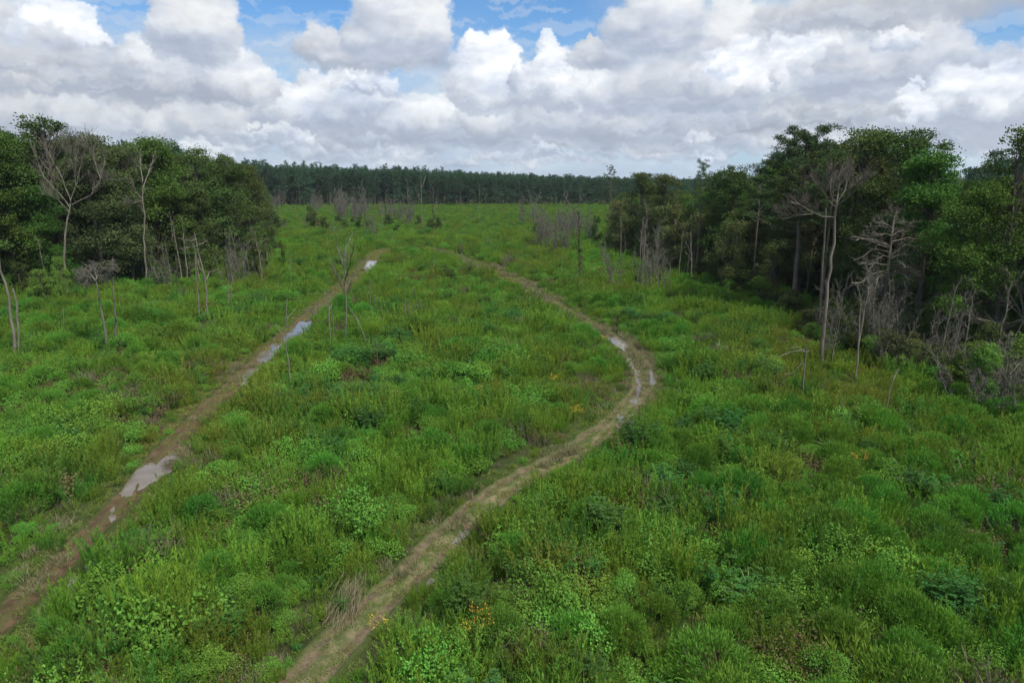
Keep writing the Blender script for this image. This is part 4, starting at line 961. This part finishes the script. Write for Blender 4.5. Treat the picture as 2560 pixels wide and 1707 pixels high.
bare('tree_stump', 'charred broken stub with pale split top left of mid clearing', [[(693, 1036), (692, 1010), (693, 978)]], (), .12, .09, 'char', cat='stump')
bare('fallen_log', 'pale bleached log lying slanted in the weeds inside the bend', [[(1292, 810), (1300, 800), (1311, 790)]], (), .10, .05, cat='log', zb=.8)
bare('fallen_branch', 'tangle of bleached driftwood branches on the bank of the left track', [[(790, 790), (786, 778), (778, 772)]], [[(790, 788), (780, 785), (772, 778)], [(790, 790), (793, 776), (786, 765)]], .08, .03, cat='branch', tw=(5, 2, .2, 1.), rmin=.02)
# mid-distance dead trees
bare(N_, 'pale forked dead tree standing tall before the far treeline', [[(1056, 570), (1054, 510), (1052, 450)]], [[(1054, 505), (1046, 492), (1041, 481)], [(1053, 470), (1060, 455), (1064, 440)]], .22, .07, tw=(5, 1, .4, 3), rmin=.05, ltw=(3, 1, .4, 2))
bare(N_, 'vine-darkened dead trunk right of the pale forked dead tree', [[(1083, 572), (1083, 520), (1083, 466)]], [[(1083, 500), (1096, 478), (1100, 470)], [(1083, 495), (1074, 480)]], .34, .10, 'bark', tw=(14, 2, .15, 2.4), rmin=.05)
bare(N_, 'dark narrow dead trunk in the grey sapling clump before the far treeline', [[(962, 548), (964, 510), (965, 476)]], [], .36, .12, 'bark', tw=(14, 2, .2, 2.4), rmin=.05)
bare(N_, 'grey twiggy dead tree right of the narrow dark trunk', [[(1020, 555), (1019, 500), (1018, 456)]], [], .2, .08, 'bare2', tw=(12, 2, .35, 5), rmin=.05, up=.6)
bare(N_, 'dark brown twiggy dead trunk standing in front of the grey thicket', [[(1451, 698), (1448, 620), (1447, 554), (1448, 530)]], [], .26, .05, 'char', tw=(22, 2, .12, 1.6), rmin=.025, up=.2)
bare(N_, 'bare tree with spread fan top left of the grey thicket', [[(1336, 566), (1335, 520), (1326, 500), (1323, 475)]], [[(1335, 520), (1345, 495), (1352, 480)], [(1335, 525), (1320, 505), (1306, 492)]], .26, .08, 'bare2', tw=(8, 2, .4, 4), rmin=.05, ltw=(7, 2, .3, 3), up=.5)
bare(N_, 'pale crooked dead tree behind the grey thicket', [[(1428, 545), (1424, 515), (1416, 498), (1419, 481)]], [[(1416, 498), (1410, 488), (1413, 480)]], .24, .08, tw=(8, 2, .4, 3), rmin=.05)
for st, lm, r, lb in [
     ([(1510, 682), (1509, 650), (1508, 628), (1513, 613)], [], .09, 'thin pale pole hooked at the tip before the right wood, leftmost of its row'),
     ([(1510, 668), (1520, 645), (1528, 627)], [], .08, 'pale stick leaning right behind the hooked pole'),
     ([(1566, 640), (1564, 610), (1562, 582)], [[(1564, 620), (1556, 600), (1550, 590)]], .14, 'white twin-stemmed snag under the left end of the right wood'),
     ([(1606, 652), (1605, 615), (1604, 582)], [[(1605, 610), (1595, 595), (1586, 585)], [(1605, 605), (1612, 592)]], .13, 'pale fan-topped snag under the right wood'),
     ([(1618, 650), (1620, 615), (1622, 588)], [], .14, 'straight pale snag just right of the fan-topped one'),
     ([(1636, 684), (1637, 645), (1630, 621), (1625, 612)], [], .11, 'curved pale snag bowed like a bow before the right wood'),
     ([(1674, 630), (1674, 595), (1675, 566)], [], .18, 'straight grey trunk inside the right wood, left of the olive trees'),
     ([(1730, 708), (1729, 650), (1728, 600), (1726, 582)], [[(1729, 640), (1716, 612), (1712, 600)], [(1729, 650), (1712, 630)]], .14, 'olive-grey twiggy snag with upright forks at the edge of the right wood'),
     ([(1700, 690), (1712, 672), (1716, 655)], [], .07, 'bleached bent branch lying against the foot of the right wood'),
     ([(1580, 690), (1581, 665), (1583, 640)], [], .06, 'little grey stick in the weeds under the right wood')]:
    bare(N_, lb, [st], lm, r, r * .4, 'bare', tw=(6, 1, .35, 1.6), rmin=.025, ltw=(3, 1, .4, 1.2))
bare(N_, 'pale dead trunk with crooked antler limbs high in the right wood', [[(1799, 640), (1801, 560), (1801, 492)]], [[(1801, 500), (1790, 470), (1778, 445)], [(1801, 498), (1812, 478), (1817, 465)], [(1800, 510), (1785, 480), (1765, 474)], [(1801, 530), (1812, 540), (1825, 520)], [(1795, 520), (1785, 500), (1788, 470)]], .30, .14, tw=(8, 2, .4, 3), rmin=.03, ltw=(5, 2, .3, 2))
bare(N_, 'group of pale crooked dead limbs rising left of the tallest pine', [[(1880, 640), (1876, 580), (1868, 530)]], [[(1876, 590), (1852, 560), (1840, 530), (1828, 490)], [(1868, 530), (1850, 500), (1848, 450)], [(1868, 535), (1876, 490), (1872, 445)], [(1872, 560), (1898, 540), (1904, 490), (1903, 450)], [(1876, 590), (1905, 560), (1930, 500)]], .22, .1, tw=(6, 2, .4, 3), rmin=.03, ltw=(6, 1, .3, 2))
bare(N_, 'tall bare trunk topped by a grey dead fan, one long arm reaching left',
     [[(2054, 905), (2058, 835), (2070, 698), (2085, 594), (2092, 509)]],
     [[(2088, 544), (2060, 540), (2036, 532), (2005, 515), (1974, 504)], [(2040, 534), (2000, 536), (1955, 535)], [(2092, 509), (2080, 490), (2074, 455), (2078, 425)], [(2092, 509), (2110, 480), (2120, 450), (2118, 430)], [(2092, 515), (2125, 490), (2150, 465), (2165, 455)], [(2090, 520), (2060, 485), (2045, 460), (2030, 448)], [(2092, 505), (2096, 470), (2098, 435)]],
     .28, .12, 'pinebark', tw=(5, 1, .3, 1.5), lk=.65, rmin=.012, ltw=(10, 3, .3, 3.6), up=.35, spread=.5)
bare(N_, 'dark thin trunk standing between the two tall trunks at the right wood', [[(2047, 830), (2052, 720), (2061, 594), (2064, 520)]], (), .20, .12, 'bark', tw=(4, 1, .4, 1.5))
cn = []
for i in range(44):
    t_ = rng.random(); y0 = 556 + t_ * 190; sgn = rng.choice([-1, 1]); ln = (26 + 66 * math.sin(PI * (.2 + .65 * t_))) * (.35 + .8 * rng.random()); x0 = 2234 - (y0 - 550) * .085; sl = rng.normal() * 14
    cn.append([(x0, y0), (x0 + sgn * ln * .45, y0 + (-16 if t_ < .5 else -2) + sl * .4), (x0 + sgn * ln * .8, y0 + (-22 if t_ < .35 else 2) + sl), (x0 + sgn * ln, y0 + (-26 if t_ < .35 else 16) + sl + rng.normal() * 7)])
bare(N_, 'dead conifer with pale trunk and many thin drooping side branches in the right wood', [[(2205, 850), (2213, 740), (2222, 650), (2229, 600), (2234, 548)]], cn + [[(2234, 550), (2232, 520), (2228, 500)], [(2234, 552), (2242, 525)], [(2234, 552), (2218, 525)]], .26, .11, tw=(14, 2, .1, 2.2), rmin=.012, ltw=(9, 2, .2, 2.0), up=.1, spread=.8, lk=.5)
bare(N_, 'thick pale snag broken off above a vine-covered bush in the right wood', [[(2330, 835), (2336, 770), (2347, 705)]], [[(2347, 708), (2355, 690), (2364, 680)], [(2347, 706), (2344, 690)]], .26, .20, tw=(0, 0, 0, 0), rmin=.03, ltw=(0, 0, 0, 0))
bare(N_, 'pale sapling with upright fan right of the dead conifer', [[(2316, 760), (2318, 690), (2324, 650), (2329, 620)]], [[(2324, 650), (2350, 620), (2373, 590)], [(2326, 640), (2355, 625), (2376, 605)], [(2329, 620), (2334, 600), (2332, 580)]], .12, .06, tw=(5, 2, .4, 2), rmin=.02, ltw=(5, 2, .3, 2), up=.4)
bare(N_, 'leafless snag with long arms drooping leftward in scrub before the right wood', [[(2008, 985), (2010, 930), (2013, 890), (2016, 863)]], [[(2011, 880), (1998, 874), (1985, 877), (1965, 884), (1944, 893)], [(2012, 878), (1995, 866), (1975, 872)], [(2008, 905), (1990, 925), (1973, 948), (1962, 935)], [(2014, 880), (2022, 876), (2030, 880)]], .13, .05, 'bare2', tw=(6, 1, .3, .6), rmin=.014, ltw=(3, 1, .3, .6), up=0)
bare(N_, 'thin pale sapling forked at the top at the end of the olive grass', [[(2218, 1058), (2217, 1030), (2223, 992), (2233, 948), (2241, 924)]], [[(2233, 952), (2244, 935), (2247, 922)], [(2222, 1030), (2214, 1042)]], .08, .03, tw=(2, 1, .6, .5), rmin=.014, ltw=(2, 1, .5, .5))
bare(N_, 'dead crown with long curved limbs spread over the right edge', [[(2575, 905), (2566, 850), (2558, 798)]], [[(2558, 798), (2530, 808), (2490, 806), (2440, 795), (2420, 785)], [(2558, 798), (2520, 760), (2480, 715), (2450, 690)], [(2558, 795), (2530, 745), (2500, 700), (2480, 675)], [(2560, 790), (2548, 730), (2525, 685), (2512, 670)], [(2560, 800), (2530, 854), (2505, 920), (2492, 1007)], [(2560, 800), (2500, 830), (2460, 850)], [(2565, 850), (2545, 900), (2540, 960)]], .2, .1, tw=(8, 2, .3, 2), rmin=.016, ltw=(10, 3, .2, 3.), up=.05, spread=.7)
bare(N_, 'bleached limbs low at the right edge below the spread dead crown', [[(2520, 1010), (2510, 960), (2520, 900)]], [[(2512, 970), (2485, 930), (2470, 905)], [(2515, 950), (2540, 920), (2560, 900)]], .1, .04, tw=(8, 2, .2, 2), rmin=.015, ltw=(9, 2, .2, 2.), up=0, spread=.8)
bare(N_, 'twiggy dead top at the right edge above the spread crown', [[(2548, 720), (2545, 640), (2535, 580)]], [[(2545, 640), (2525, 610), (2520, 590)], [(2545, 630), (2556, 590), (2560, 560)]], .15, .06, tw=(8, 2, .3, 2.5), rmin=.018, up=.3)

# dead saplings and thickets: one of each kind built, the rest copied
def sapling_meshes(H, stems, r, tw, rmin, mat):
    T, T2 = Tubes(), Tubes()
    b = disc(stems, r)
    for i in range(stems):
        h = H * (.6 + .45 * rng.random()); d = nrm(np.array([b[i, 0] * .25 + rng.normal() * .12, b[i, 1] * .25 + rng.normal() * .12, 1.])); P = np.array([[b[i, 0], b[i, 1], 0]]) + d * np.linspace(0, h, 7)[:, None] + rng.normal(size=(7, 3)) * .08
        P[0][2] = -.05; rr = np.linspace(.055 + .03 * rng.random(), rmin, 7); T.add(P, rr, 4); spawn(T2, P, rr, 1, 2, tw, .15, h * .36, rmin, .35, .8, .2)
    return T.mesh('stem', M[mat]), T2.mesh('branches', M[mat])
def pole_meshes(H):
    T, T2 = Tubes(), Tubes(); P = trunk_path(H, .05, .14, 10); rr = np.linspace(.13, .035, 10); T.add(P, rr, 6); spawn(T2, P, rr, 1, 3, 9, .45, H * .22, .010, .35, .6, .2); return T.mesh('stem', M['bare']), T2.mesh('branches', M['bare'])
SAP = {'pole': [pole_meshes(12) for _ in range(5)], 'grey': [sapling_meshes(8, 4, 1.0, 10, .013, 'bare2') for _ in range(3)], 'far': [sapling_meshes(8, 6, 1.2, 12, .018, 'bare2') for _ in range(3)], 'thicket': [sapling_meshes(5.0, 11, 2.2, 12, .012, 'bare2') for _ in range(2)]}
SBOOK = {}
def sapling(kind, x, y, sc, label, group, name='dead_sapling', cat='dead sapling'):
    v = rng.integers(len(SAP[kind])); k = (kind, v, name); rz = rng.random() * 6.28
    if k not in SBOOK:
        r = empty(name, (x, y, 0), rz, sc); child('stems', SAP[kind][v][0], r); child('branches', SAP[kind][v][1], r); SBOOK[k] = r
    else:
        src = SBOOK[k]; r = src.copy(); link(r); r.location = (x, y, 0); r.rotation_euler = (0, 0, rz); r.scale = (sc,) * 3
        for ch in list(src.children): c = ch.copy(); link(c); c.parent = r
    if group is None and 'group' in r: del r['group']
    tag(r, label, cat, group); return r
def grove(kind, n, x0, x1, y0, y1, s0, s1, label, group, name='dead_sapling', cat='dead sapling'):
    for _ in range(n):
        p = at(rng.uniform(x0, x1), rng.uniform(y0, y1), 0); sapling(kind, p[0], p[1], rng.uniform(s0, s1), label, group, name, cat)
grove('far', 15, 838, 945, 535, 556, 1.0, 2.0, 'grey bare sapling in the pale clump before the far treeline', 'grey saplings before the far treeline')
grove('far', 10, 945, 1035, 540, 565, .8, 1.5, 'grey bare sapling near the dark narrow dead trunk', 'grey saplings by the dark narrow trunk')
grove('far', 7, 672, 715, 520, 532, 1.0, 1.9, 'grey bare sapling where the left wood meets the far treeline', 'grey saplings at the end of the left wood')
grove('far', 5, 778, 806, 520, 535, 1.0, 1.6, 'grey bare sapling standing alone left of the pale clump', 'grey saplings left of the pale clump')
grove('far', 20, 1345, 1480, 575, 645, .7, 1.4, 'grey leafless sapling of the big thicket left of the right wood', 'grey thicket saplings')
grove('far', 5, 1300, 1345, 545, 565, .8, 1.5, 'grey bare sapling under the fan-topped bare tree', 'grey saplings under the fan-topped tree')
grove('grey', 8, 560, 668, 690, 720, .6, 1.15, 'grey bare sapling tangled at the right end of the left wood', 'grey saplings at the left wood corner')
grove('grey', 7, 180, 620, 700, 745, .8, 1.5, 'grey leafless sapling against the dark edge of the left wood', 'grey saplings along the left wood')
grove('grey', 16, 1540, 1900, 650, 745, .8, 1.6, 'grey leafless sapling at the right wood edge, left of the tallest pine', 'grey saplings along the right wood')
grove('grey', 14, 2060, 2450, 850, 930, .7, 1.3, 'grey leafless sapling in the brush at the foot of the right wood', 'grey saplings at the foot of the right wood')
grove('grey', 8, 700, 1000, 570, 600, .7, 1.2, 'small grey sapling among the dark low bushes before the pale clump', 'small grey saplings among the low bushes')
grove('pole', 13, 120, 660, 695, 745, .7, 1.35, 'slender bare trunk standing against the left wood', 'slender bare trunks before the left wood', 'dead_tree', 'dead tree')
grove('pole', 20, 1530, 1940, 625, 715, .7, 1.3, 'slender bare trunk standing against the right wood, left of the tallest pine', 'slender bare trunks before the right wood', 'dead_tree', 'dead tree')
grove('pole', 9, 2080, 2540, 860, 960, .55, 1.0, 'slender bare trunk in the brush right of the tallest pine', 'slender bare trunks in the right brush', 'dead_tree', 'dead tree')
grove('pole', 12, 700, 1100, 530, 575, .6, 1.2, 'distant slender bare trunk before the far treeline', 'distant slender bare trunks', 'dead_tree', 'dead tree')
grove('far', 10, 1345, 1460, 560, 610, .8, 1.5, 'grey leafless sapling at the back of the big thicket left of the right wood', 'back thicket saplings')
grove('grey', 4, 1150, 1260, 615, 640, .35, .6, 'low grey leafless bush between the track end and the grey thicket', 'low grey bushes at the track end')
grove('thicket', 4, 2118, 2205, 850, 875, .9, 1.4, 'dense grey dead thicket under the dead conifer', 'dead thickets under the dead conifer', 'dead_thicket', 'thicket')
grove('thicket', 5, 2425, 2560, 985, 1055, .9, 1.3, 'bleached dead thicket at the right edge below the wood', 'dead thickets at the right edge', 'dead_thicket', 'thicket')
grove('thicket', 4, 2240, 2440, 895, 960, .6, .95, 'grey brush thicket at the foot of the right wood', 'brush thickets at the foot of the right wood', 'dead_thicket', 'thicket')
grove('thicket', 3, 1165, 1215, 660, 690, .35, .5, 'tangled grey brush at the far end of the curved track', 'tangled brush at the track end', 'dead_thicket', 'thicket')
grove('thicket', 3, 170, 240, 960, 1000, .25, .35, 'low brown dead thicket in the left weeds', 'low dead thickets in the left weeds', 'dead_thicket', 'thicket')
for px, py, H, wd, lb in [(2134, 903, 6.6, .34, 'narrow dark ivy-covered column at the foot of the right wood'), (2325, 900, 6.5, .8, 'bright leafy vine mound round the thick pale snag'), (2443, 1030, 6., .55, 'dark vine-hung mass below the spread dead crown'),
      (1450, 660, 4., .4, 'dark leafy sapling against the grey thicket'), (1490, 620, 9, .5, 'vine-green column left of the right wood'), (777, 560, 8, .55, 'dark bushy young tree left of the pale sapling clump'), (1340, 590, 4.5, .8, 'dark rounded bush beneath the fan-topped bare tree'),
      (707, 680, 6.5, .25, 'slim dark-leaved young tree beyond the left track'), (640, 700, 9., .8, 'leafy dark tree at the corner of the left wood'), (60, 745, 6, .9, 'bright leafy thicket at the foot of the left wood, left of the forked tree'),
      (110, 752, 5, .9, 'leafy thicket at the foot of the big forked bare tree'), (165, 765, 7.5, .35, 'vine sleeve climbing the foot of the big forked bare tree')]:
    p = at(px, py, 0); plant_tree('edge', 'vine_thicket', p[0], p[1], H, lb, 'thicket', None, wd * 7 / 7 * (1.6 if wd < .5 else 1.4) * .75)
for x0, x1, y0, y1, n, g in [(690, 960, 560, 580, 22, 'dark low bush in the row before the grey saplings'), (965, 1100, 560, 590, 9, 'dark low bush round the vine-darkened trunk'), (1100, 1200, 680, 715, 6, 'dark bush beside the brush at the track end'), (1590, 1860, 690, 760, 12, 'dark spreading bush at the foot of the right wood'), (640, 700, 540, 650, 6, 'dark bush by the corner of the left wood')]:
    for _ in range(n):
        p = at(rng.uniform(x0, x1), rng.uniform(y0, y1), 0); plant_tree('edge', 'bush', p[0], p[1], rng.uniform(3.0, 5.6) * (.5 if y0 > 650 else 1), g, 'bush', g + 's', 1.1, 2)

# ------------------------------------------------------------------ single plants of the foreground
SHRUB = {'dome': ([dome_mesh(M['dome'], 1.0, 1.7, 150, 30, .17, .028) for _ in range(5)]), 'leafy': [mound_mesh(M['leafy'], 1.0, 1.35, 3800, .062, 13, 30) for _ in range(4)],
         'blue': [sumac_mesh(M['blue'], 34, 1.9, .6) for _ in range(3)], 'plume': [weed_mesh(M['weed'], 1.9, .55, 46, 60, .19, .022, .4) for _ in range(3)]}
SNAME = {'dome': 'rounded_shrub', 'leafy': 'leafy_shrub', 'blue': 'sumac', 'plume': 'feathery_weed'}
def shrub(kind, x, y, sc, label, group=None, tall=1.):
    me = SHRUB[kind][rng.integers(len(SHRUB[kind]))]; o = link(bpy.data.objects.new(SNAME[kind], me)); o.location = (x, y, -.04); o.rotation_euler = (0, 0, rng.random() * 6.28); o.scale = (sc, sc, sc * tall)
    return tag(o, label, {'dome': 'shrub', 'leafy': 'shrub', 'blue': 'sumac', 'plume': 'weed'}[kind], group)
for kind, px, py, sc, tall, lb in [
    ('blue', 1575, 1135, 1.25, 1.3, 'tall dark blue-green leafy plant at the near rim of the bend, left of a pair'), ('blue', 1612, 1140, 1.2, 1.25, 'tall dark blue-green leafy plant at the near rim of the bend, right of a pair'),
    ('blue', 1802, 1345, 1.0, 1.6, 'narrow dark teal columnar plant alone among round shrubs'), ('blue', 930, 1085, 1.3, 1., 'spreading blue-green plant in the middle of the field between the tracks'),
    ('leafy', 1355, 1300, 1.7, 1.1, 'light-leaved vine hump right beside the near track'), ('leafy', 1330, 1345, 1.3, 1., 'lower vine hump with a dark hollow beside the near track'), ('leafy', 2050, 1420, 2.1, 1.1, 'large dark vine hump with pale leaf tips in the right scrub'),
    ('leafy', 2000, 1460, 1.7, .9, 'dark shadowy vine mound in front of the large vine hump'), ('dome', 1845, 1280, 1.5, 1., 'large smooth round shrub behind the dark teal columnar plant'), ('dome', 2330, 1640, 1.35, .9, 'big round feathery shrub near the bottom right corner'),
    ('dome', 2100, 1195, 1.1, .9, 'round shrub below the orange flowers'), ('plume', 1960, 1400, 1.2, 1., 'upright plumy weed left of the large vine hump'), ('dome', 2390, 1330, 1.2, 1., 'dark green round shrub left of the brown withered patch'),
    ('leafy', 1250, 960, 1.6, 1., 'dark leafy mound in the middle of the inner field'), ('leafy', 590, 1430, 1.4, .9, 'fresh green creeper mound between the two tracks near the bottom'), ('plume', 560, 1640, 1.3, 1., 'tall plumy weed at the bottom between the two tracks')]:
    p = at(px, py, 0); shrub(kind, p[0], p[1], sc, lb, None, tall)
def scatter_shrubs(n, zones):
    out = 0; tries = 0; used = []
    while out < n and tries < 9000:
        tries += 1; px = rng.uniform(-60, 2620); py = 930 + 800 * rng.random() ** .8; p = at(px, py, 0); x, y = p[0], p[1]
        dr = float(seg_dist(np.array([x]), np.array([y]), RTW)[0]); dl = float(seg_dist(np.array([x]), np.array([y]), LTW)[0])
        if min(dr, dl) < 3.0 or inside(np.array([x]), np.array([y]), RPOLY)[0]: continue
        if inside(np.array([px]), np.array([py]), [(1950, 850), (2350, 900), (2350, 1060), (1950, 1020)])[0]: continue
        if any((a - x) ** 2 + (b - y) ** 2 < 1.9 ** 2 for a, b in used): continue
        west = (seg_side(x, y)); z = ('between the two tracks' if west == 0 else 'left of the straight track' if west < 0 else 'right of the curved track')
        right = west > 0
        r = rng.random(); kind = ('dome' if r < .40 else 'leafy' if r < .72 else 'blue' if r < .82 else 'plume') if right else ('plume' if r < .38 else 'leafy' if r < .68 else 'dome' if r < .86 else 'blue')
        sc = {'dome': (.75, 1.25), 'leafy': (.8, 1.4), 'blue': (.7, 1.05), 'plume': (.7, 1.1)}[kind]; sc = rng.uniform(*sc) * 1.05
        if min(dr, dl) < 4.5 and kind != 'plume': sc *= .75
        nm = {'dome': 'rounded feathery bright green shrub', 'leafy': 'leafy dark green shrub', 'blue': 'blue-green sumac with drooping leaflets', 'plume': 'upright feathery yellow-green weed'}[kind]
        dist = 'near the camera' if py > 1330 else 'in the middle distance'
        shrub(kind, x, y, sc, '%s %s %s' % (nm, z, 'at the bottom of the view' if py > 1330 else 'halfway up the view'), nm + 's ' + z + (' low' if py > 1330 else ' higher'), .85 + .35 * rng.random()); used.append((x, y)); out += 1
def seg_side(x, y):
    def xa(line):
        o = np.argsort(line[:, 1]); return float(np.interp(y, line[o, 1], line[o, 0]))
    # the curved track doubles back, so test against its near limb and its far limb
    l = xa(LTW)
    k = int(np.argmax(RTW[:, 0])); near = RTW[:k + 1]; far_ = RTW[k:]
    nr = float(np.interp(y, near[:, 1], near[:, 0])) if y < near[-1, 1] else float(np.interp(y, far_[:, 1], far_[:, 0]))
    return -1 if x < l else (1 if x > nr else 0)
scatter_shrubs(300, None)
# long arching grass clumps
def arch_mesh(n=70, L_=1.7, w=.035):
    V = []; Q = []; seg = 6
    for i in range(n):
        a = rng.random() * 6.28; el = .6 + .85 * rng.random(); l = L_ * (.6 + .5 * rng.random()); p = np.array([math.cos(a) * .12 * rng.random(), math.sin(a) * .12 * rng.random(), 0.]); d = np.array([math.cos(a) * math.cos(el), math.sin(a) * math.cos(el), math.sin(el)]); sd_ = np.array([-math.sin(a), math.cos(a), 0])
        for k in range(seg + 1):
            ww = w * (1 - (k / seg) ** 2 * .9) * .5; V += [p - sd_ * ww, p + sd_ * ww]; d = nrm(d + np.array([math.cos(a) * .05, math.sin(a) * .05, -.26])); p = p + d * l / seg
        b = i * (seg + 1) * 2; Q += [(b + 2 * k, b + 2 * k + 1, b + 2 * k + 3, b + 2 * k + 2) for k in range(seg)]
    return mesh_np('grass_blades', np.array(V), np.array(Q), rng.random(len(Q)), (M['pampas'],))
for px, py, sc, zl, lb in [(1872, 1545, 1.25, .9, 'big pale arching grass clump low in the right scrub'), (2258, 1215, 1.2, .8, 'pale arching grass clump behind the large vine hump'), (2072, 1145, 1.0, .8, 'pale grass clump right of its neighbour, below the end of the olive grass'),
      (1966, 1120, 1.0, .8, 'pale grass clump left of its neighbour in the upper right scrub'), (1828, 985, 1.0, .7, 'small pale grass clump right of the bend'), (1799, 880, .9, .7, 'tiny pale grass clump halfway to the right wood')]:
    p = at(px, py, 0); o = link(bpy.data.objects.new('pampas_grass', arch_mesh())); o.location = (p[0], p[1], zl); o.scale = (sc,) * 3; o.location.z = zl * .6
    tag(o, lb, 'grass clump', 'pale arching grass clumps')
def flower_plant(px, py, sc, mat, lb, n=9):
    sc *= .9
    p = at(px, py, 0); r = empty('goldenrod', (p[0], p[1], 0), rng.random() * 6.28, sc); L = Leaves(); G = Leaves(); b = disc(n, .55)
    for i in range(n):
        h = 1.35 + .45 * rng.random(); z = np.linspace(.1, h, 20); le = b[i] * .3; base = np.stack([b[i, 0] + le[0] * z, b[i, 1] + le[1] * z, z], -1)
        G.add(base, rdir(20) + np.array([0, 0, .8]), .14, .03)
        m = 15; q = base[-1] + rng.normal(size=(m, 3)) * np.array([.10, .10, .12]); L.add(q, rdir(m) + np.array([0, 0, .5]), .10, .05)
    child('stems', G.mesh('stems', M['weed']), r); child('flowers', L.mesh('flowers', M[mat]), r); tag(r, lb, 'flower', 'yellow flowering weeds')
for px, py, sc, mt, lb in [(1173, 1625, .8, 'gold', 'brightest yellow goldenrod, left of two at the bottom'), (1207, 1612, 1., 'gold', 'brightest yellow goldenrod, right of two at the bottom'), (2150, 1190, 1., 'orange', 'orange flowering weed beside the pale grass clumps'),
      (1006, 885, .8, 'orange', 'small orange flowers left in the inner field'), (1095, 850, .7, 'orange', 'tiny orange flowers in the upper inner field'), (1324, 885, .9, 'orange', 'orange flowers inside the bend, upper of two'), (1342, 900, .9, 'orange', 'orange flowers inside the bend, lower of two'),
      (1205, 1010, 1., 'orange', 'yellow-orange flowers by the dark leafy mound'), (1180, 1030, .8, 'orange', 'yellow flowers left below the dark leafy mound'), (1383, 968, .8, 'gold', 'yellow flowers left of the straw-coloured verge'), (1438, 1060, .9, 'gold', 'yellow flowers by the near limb of the curved track'),
      (1507, 862, .7, 'gold', 'yellow flowers at the rim of the widest bend puddle'), (945, 1592, .6, 'gold', 'small yellow flower tip beside the near track'), (2270, 1560, .7, 'orange', 'faint orange flowers in the lower right scrub')]:
    flower_plant(px, py, sc, mt, lb)
# flattened hay-coloured bundle by the near track, and straw patches
def hay(px, py, px2, py2, n, lb, L_=1.5, sp=.55):
    a, b = at(px, py, .9), at(px2, py2, .1); L = Leaves(); t_ = rng.random(n)[:, None]; o = rng.normal(size=(n, 3)) * np.array([sp, sp, .22]); base = (a * (1 - t_) + b * t_) + o; base[:, 2] = np.abs(base[:, 2]); c = np.array([a[0], a[1], 0])
    L.add(base - c, (b - a) * .7 + rng.normal(size=(n, 3)) * .35, L_ * (.5 + .6 * rng.random(n)), .022); oo = link(bpy.data.objects.new('dry_grass_clump', L.mesh('dry_grass_clump', M['brown' if 'brown' in lb else 'straw']))); oo.location = c
    tag(oo, lb, 'dry grass', None)
hay(890, 1440, 850, 1560, 520, 'flattened hay-coloured grass bundle sliding down to the near track', 1.1, .42)
hay(1480, 985, 1500, 1040, 700, 'pale straw-coloured grass patch inside the bend of the curved track', .7, 1.5)
hay(1405, 745, 1460, 790, 700, 'golden dry grass bank above the curved track', .7, 1.6)

# ------------------------------------------------------------------ thin haze
def haze():
    V = [(x, y, z) for x in (-3900, 3900) for y in (-300, 6500) for z in (-1.2, 60)]
    Q = [(0, 1, 3, 2), (4, 6, 7, 5), (0, 4, 5, 1), (2, 3, 7, 6), (0, 2, 6, 4), (1, 5, 7, 3)]
    m, t, out = base_mat('thin_air'); v = t.new('ShaderNodeVolumePrincipled'); v.inputs['Color'].default_value = (.80, .88, 1, 1); v.inputs['Density'].default_value = .00007; v.inputs['Anisotropy'].default_value = .2
    t.l.new(v.outputs[0], out.inputs['Volume'])
    me = bpy.data.meshes.new('haze'); me.from_pydata(V, [], Q); me.materials.append(m); me.update(); tag(link(bpy.data.objects.new('haze', me)), 'thin pale haze over the whole clearing', None, None, 'stuff')
haze()
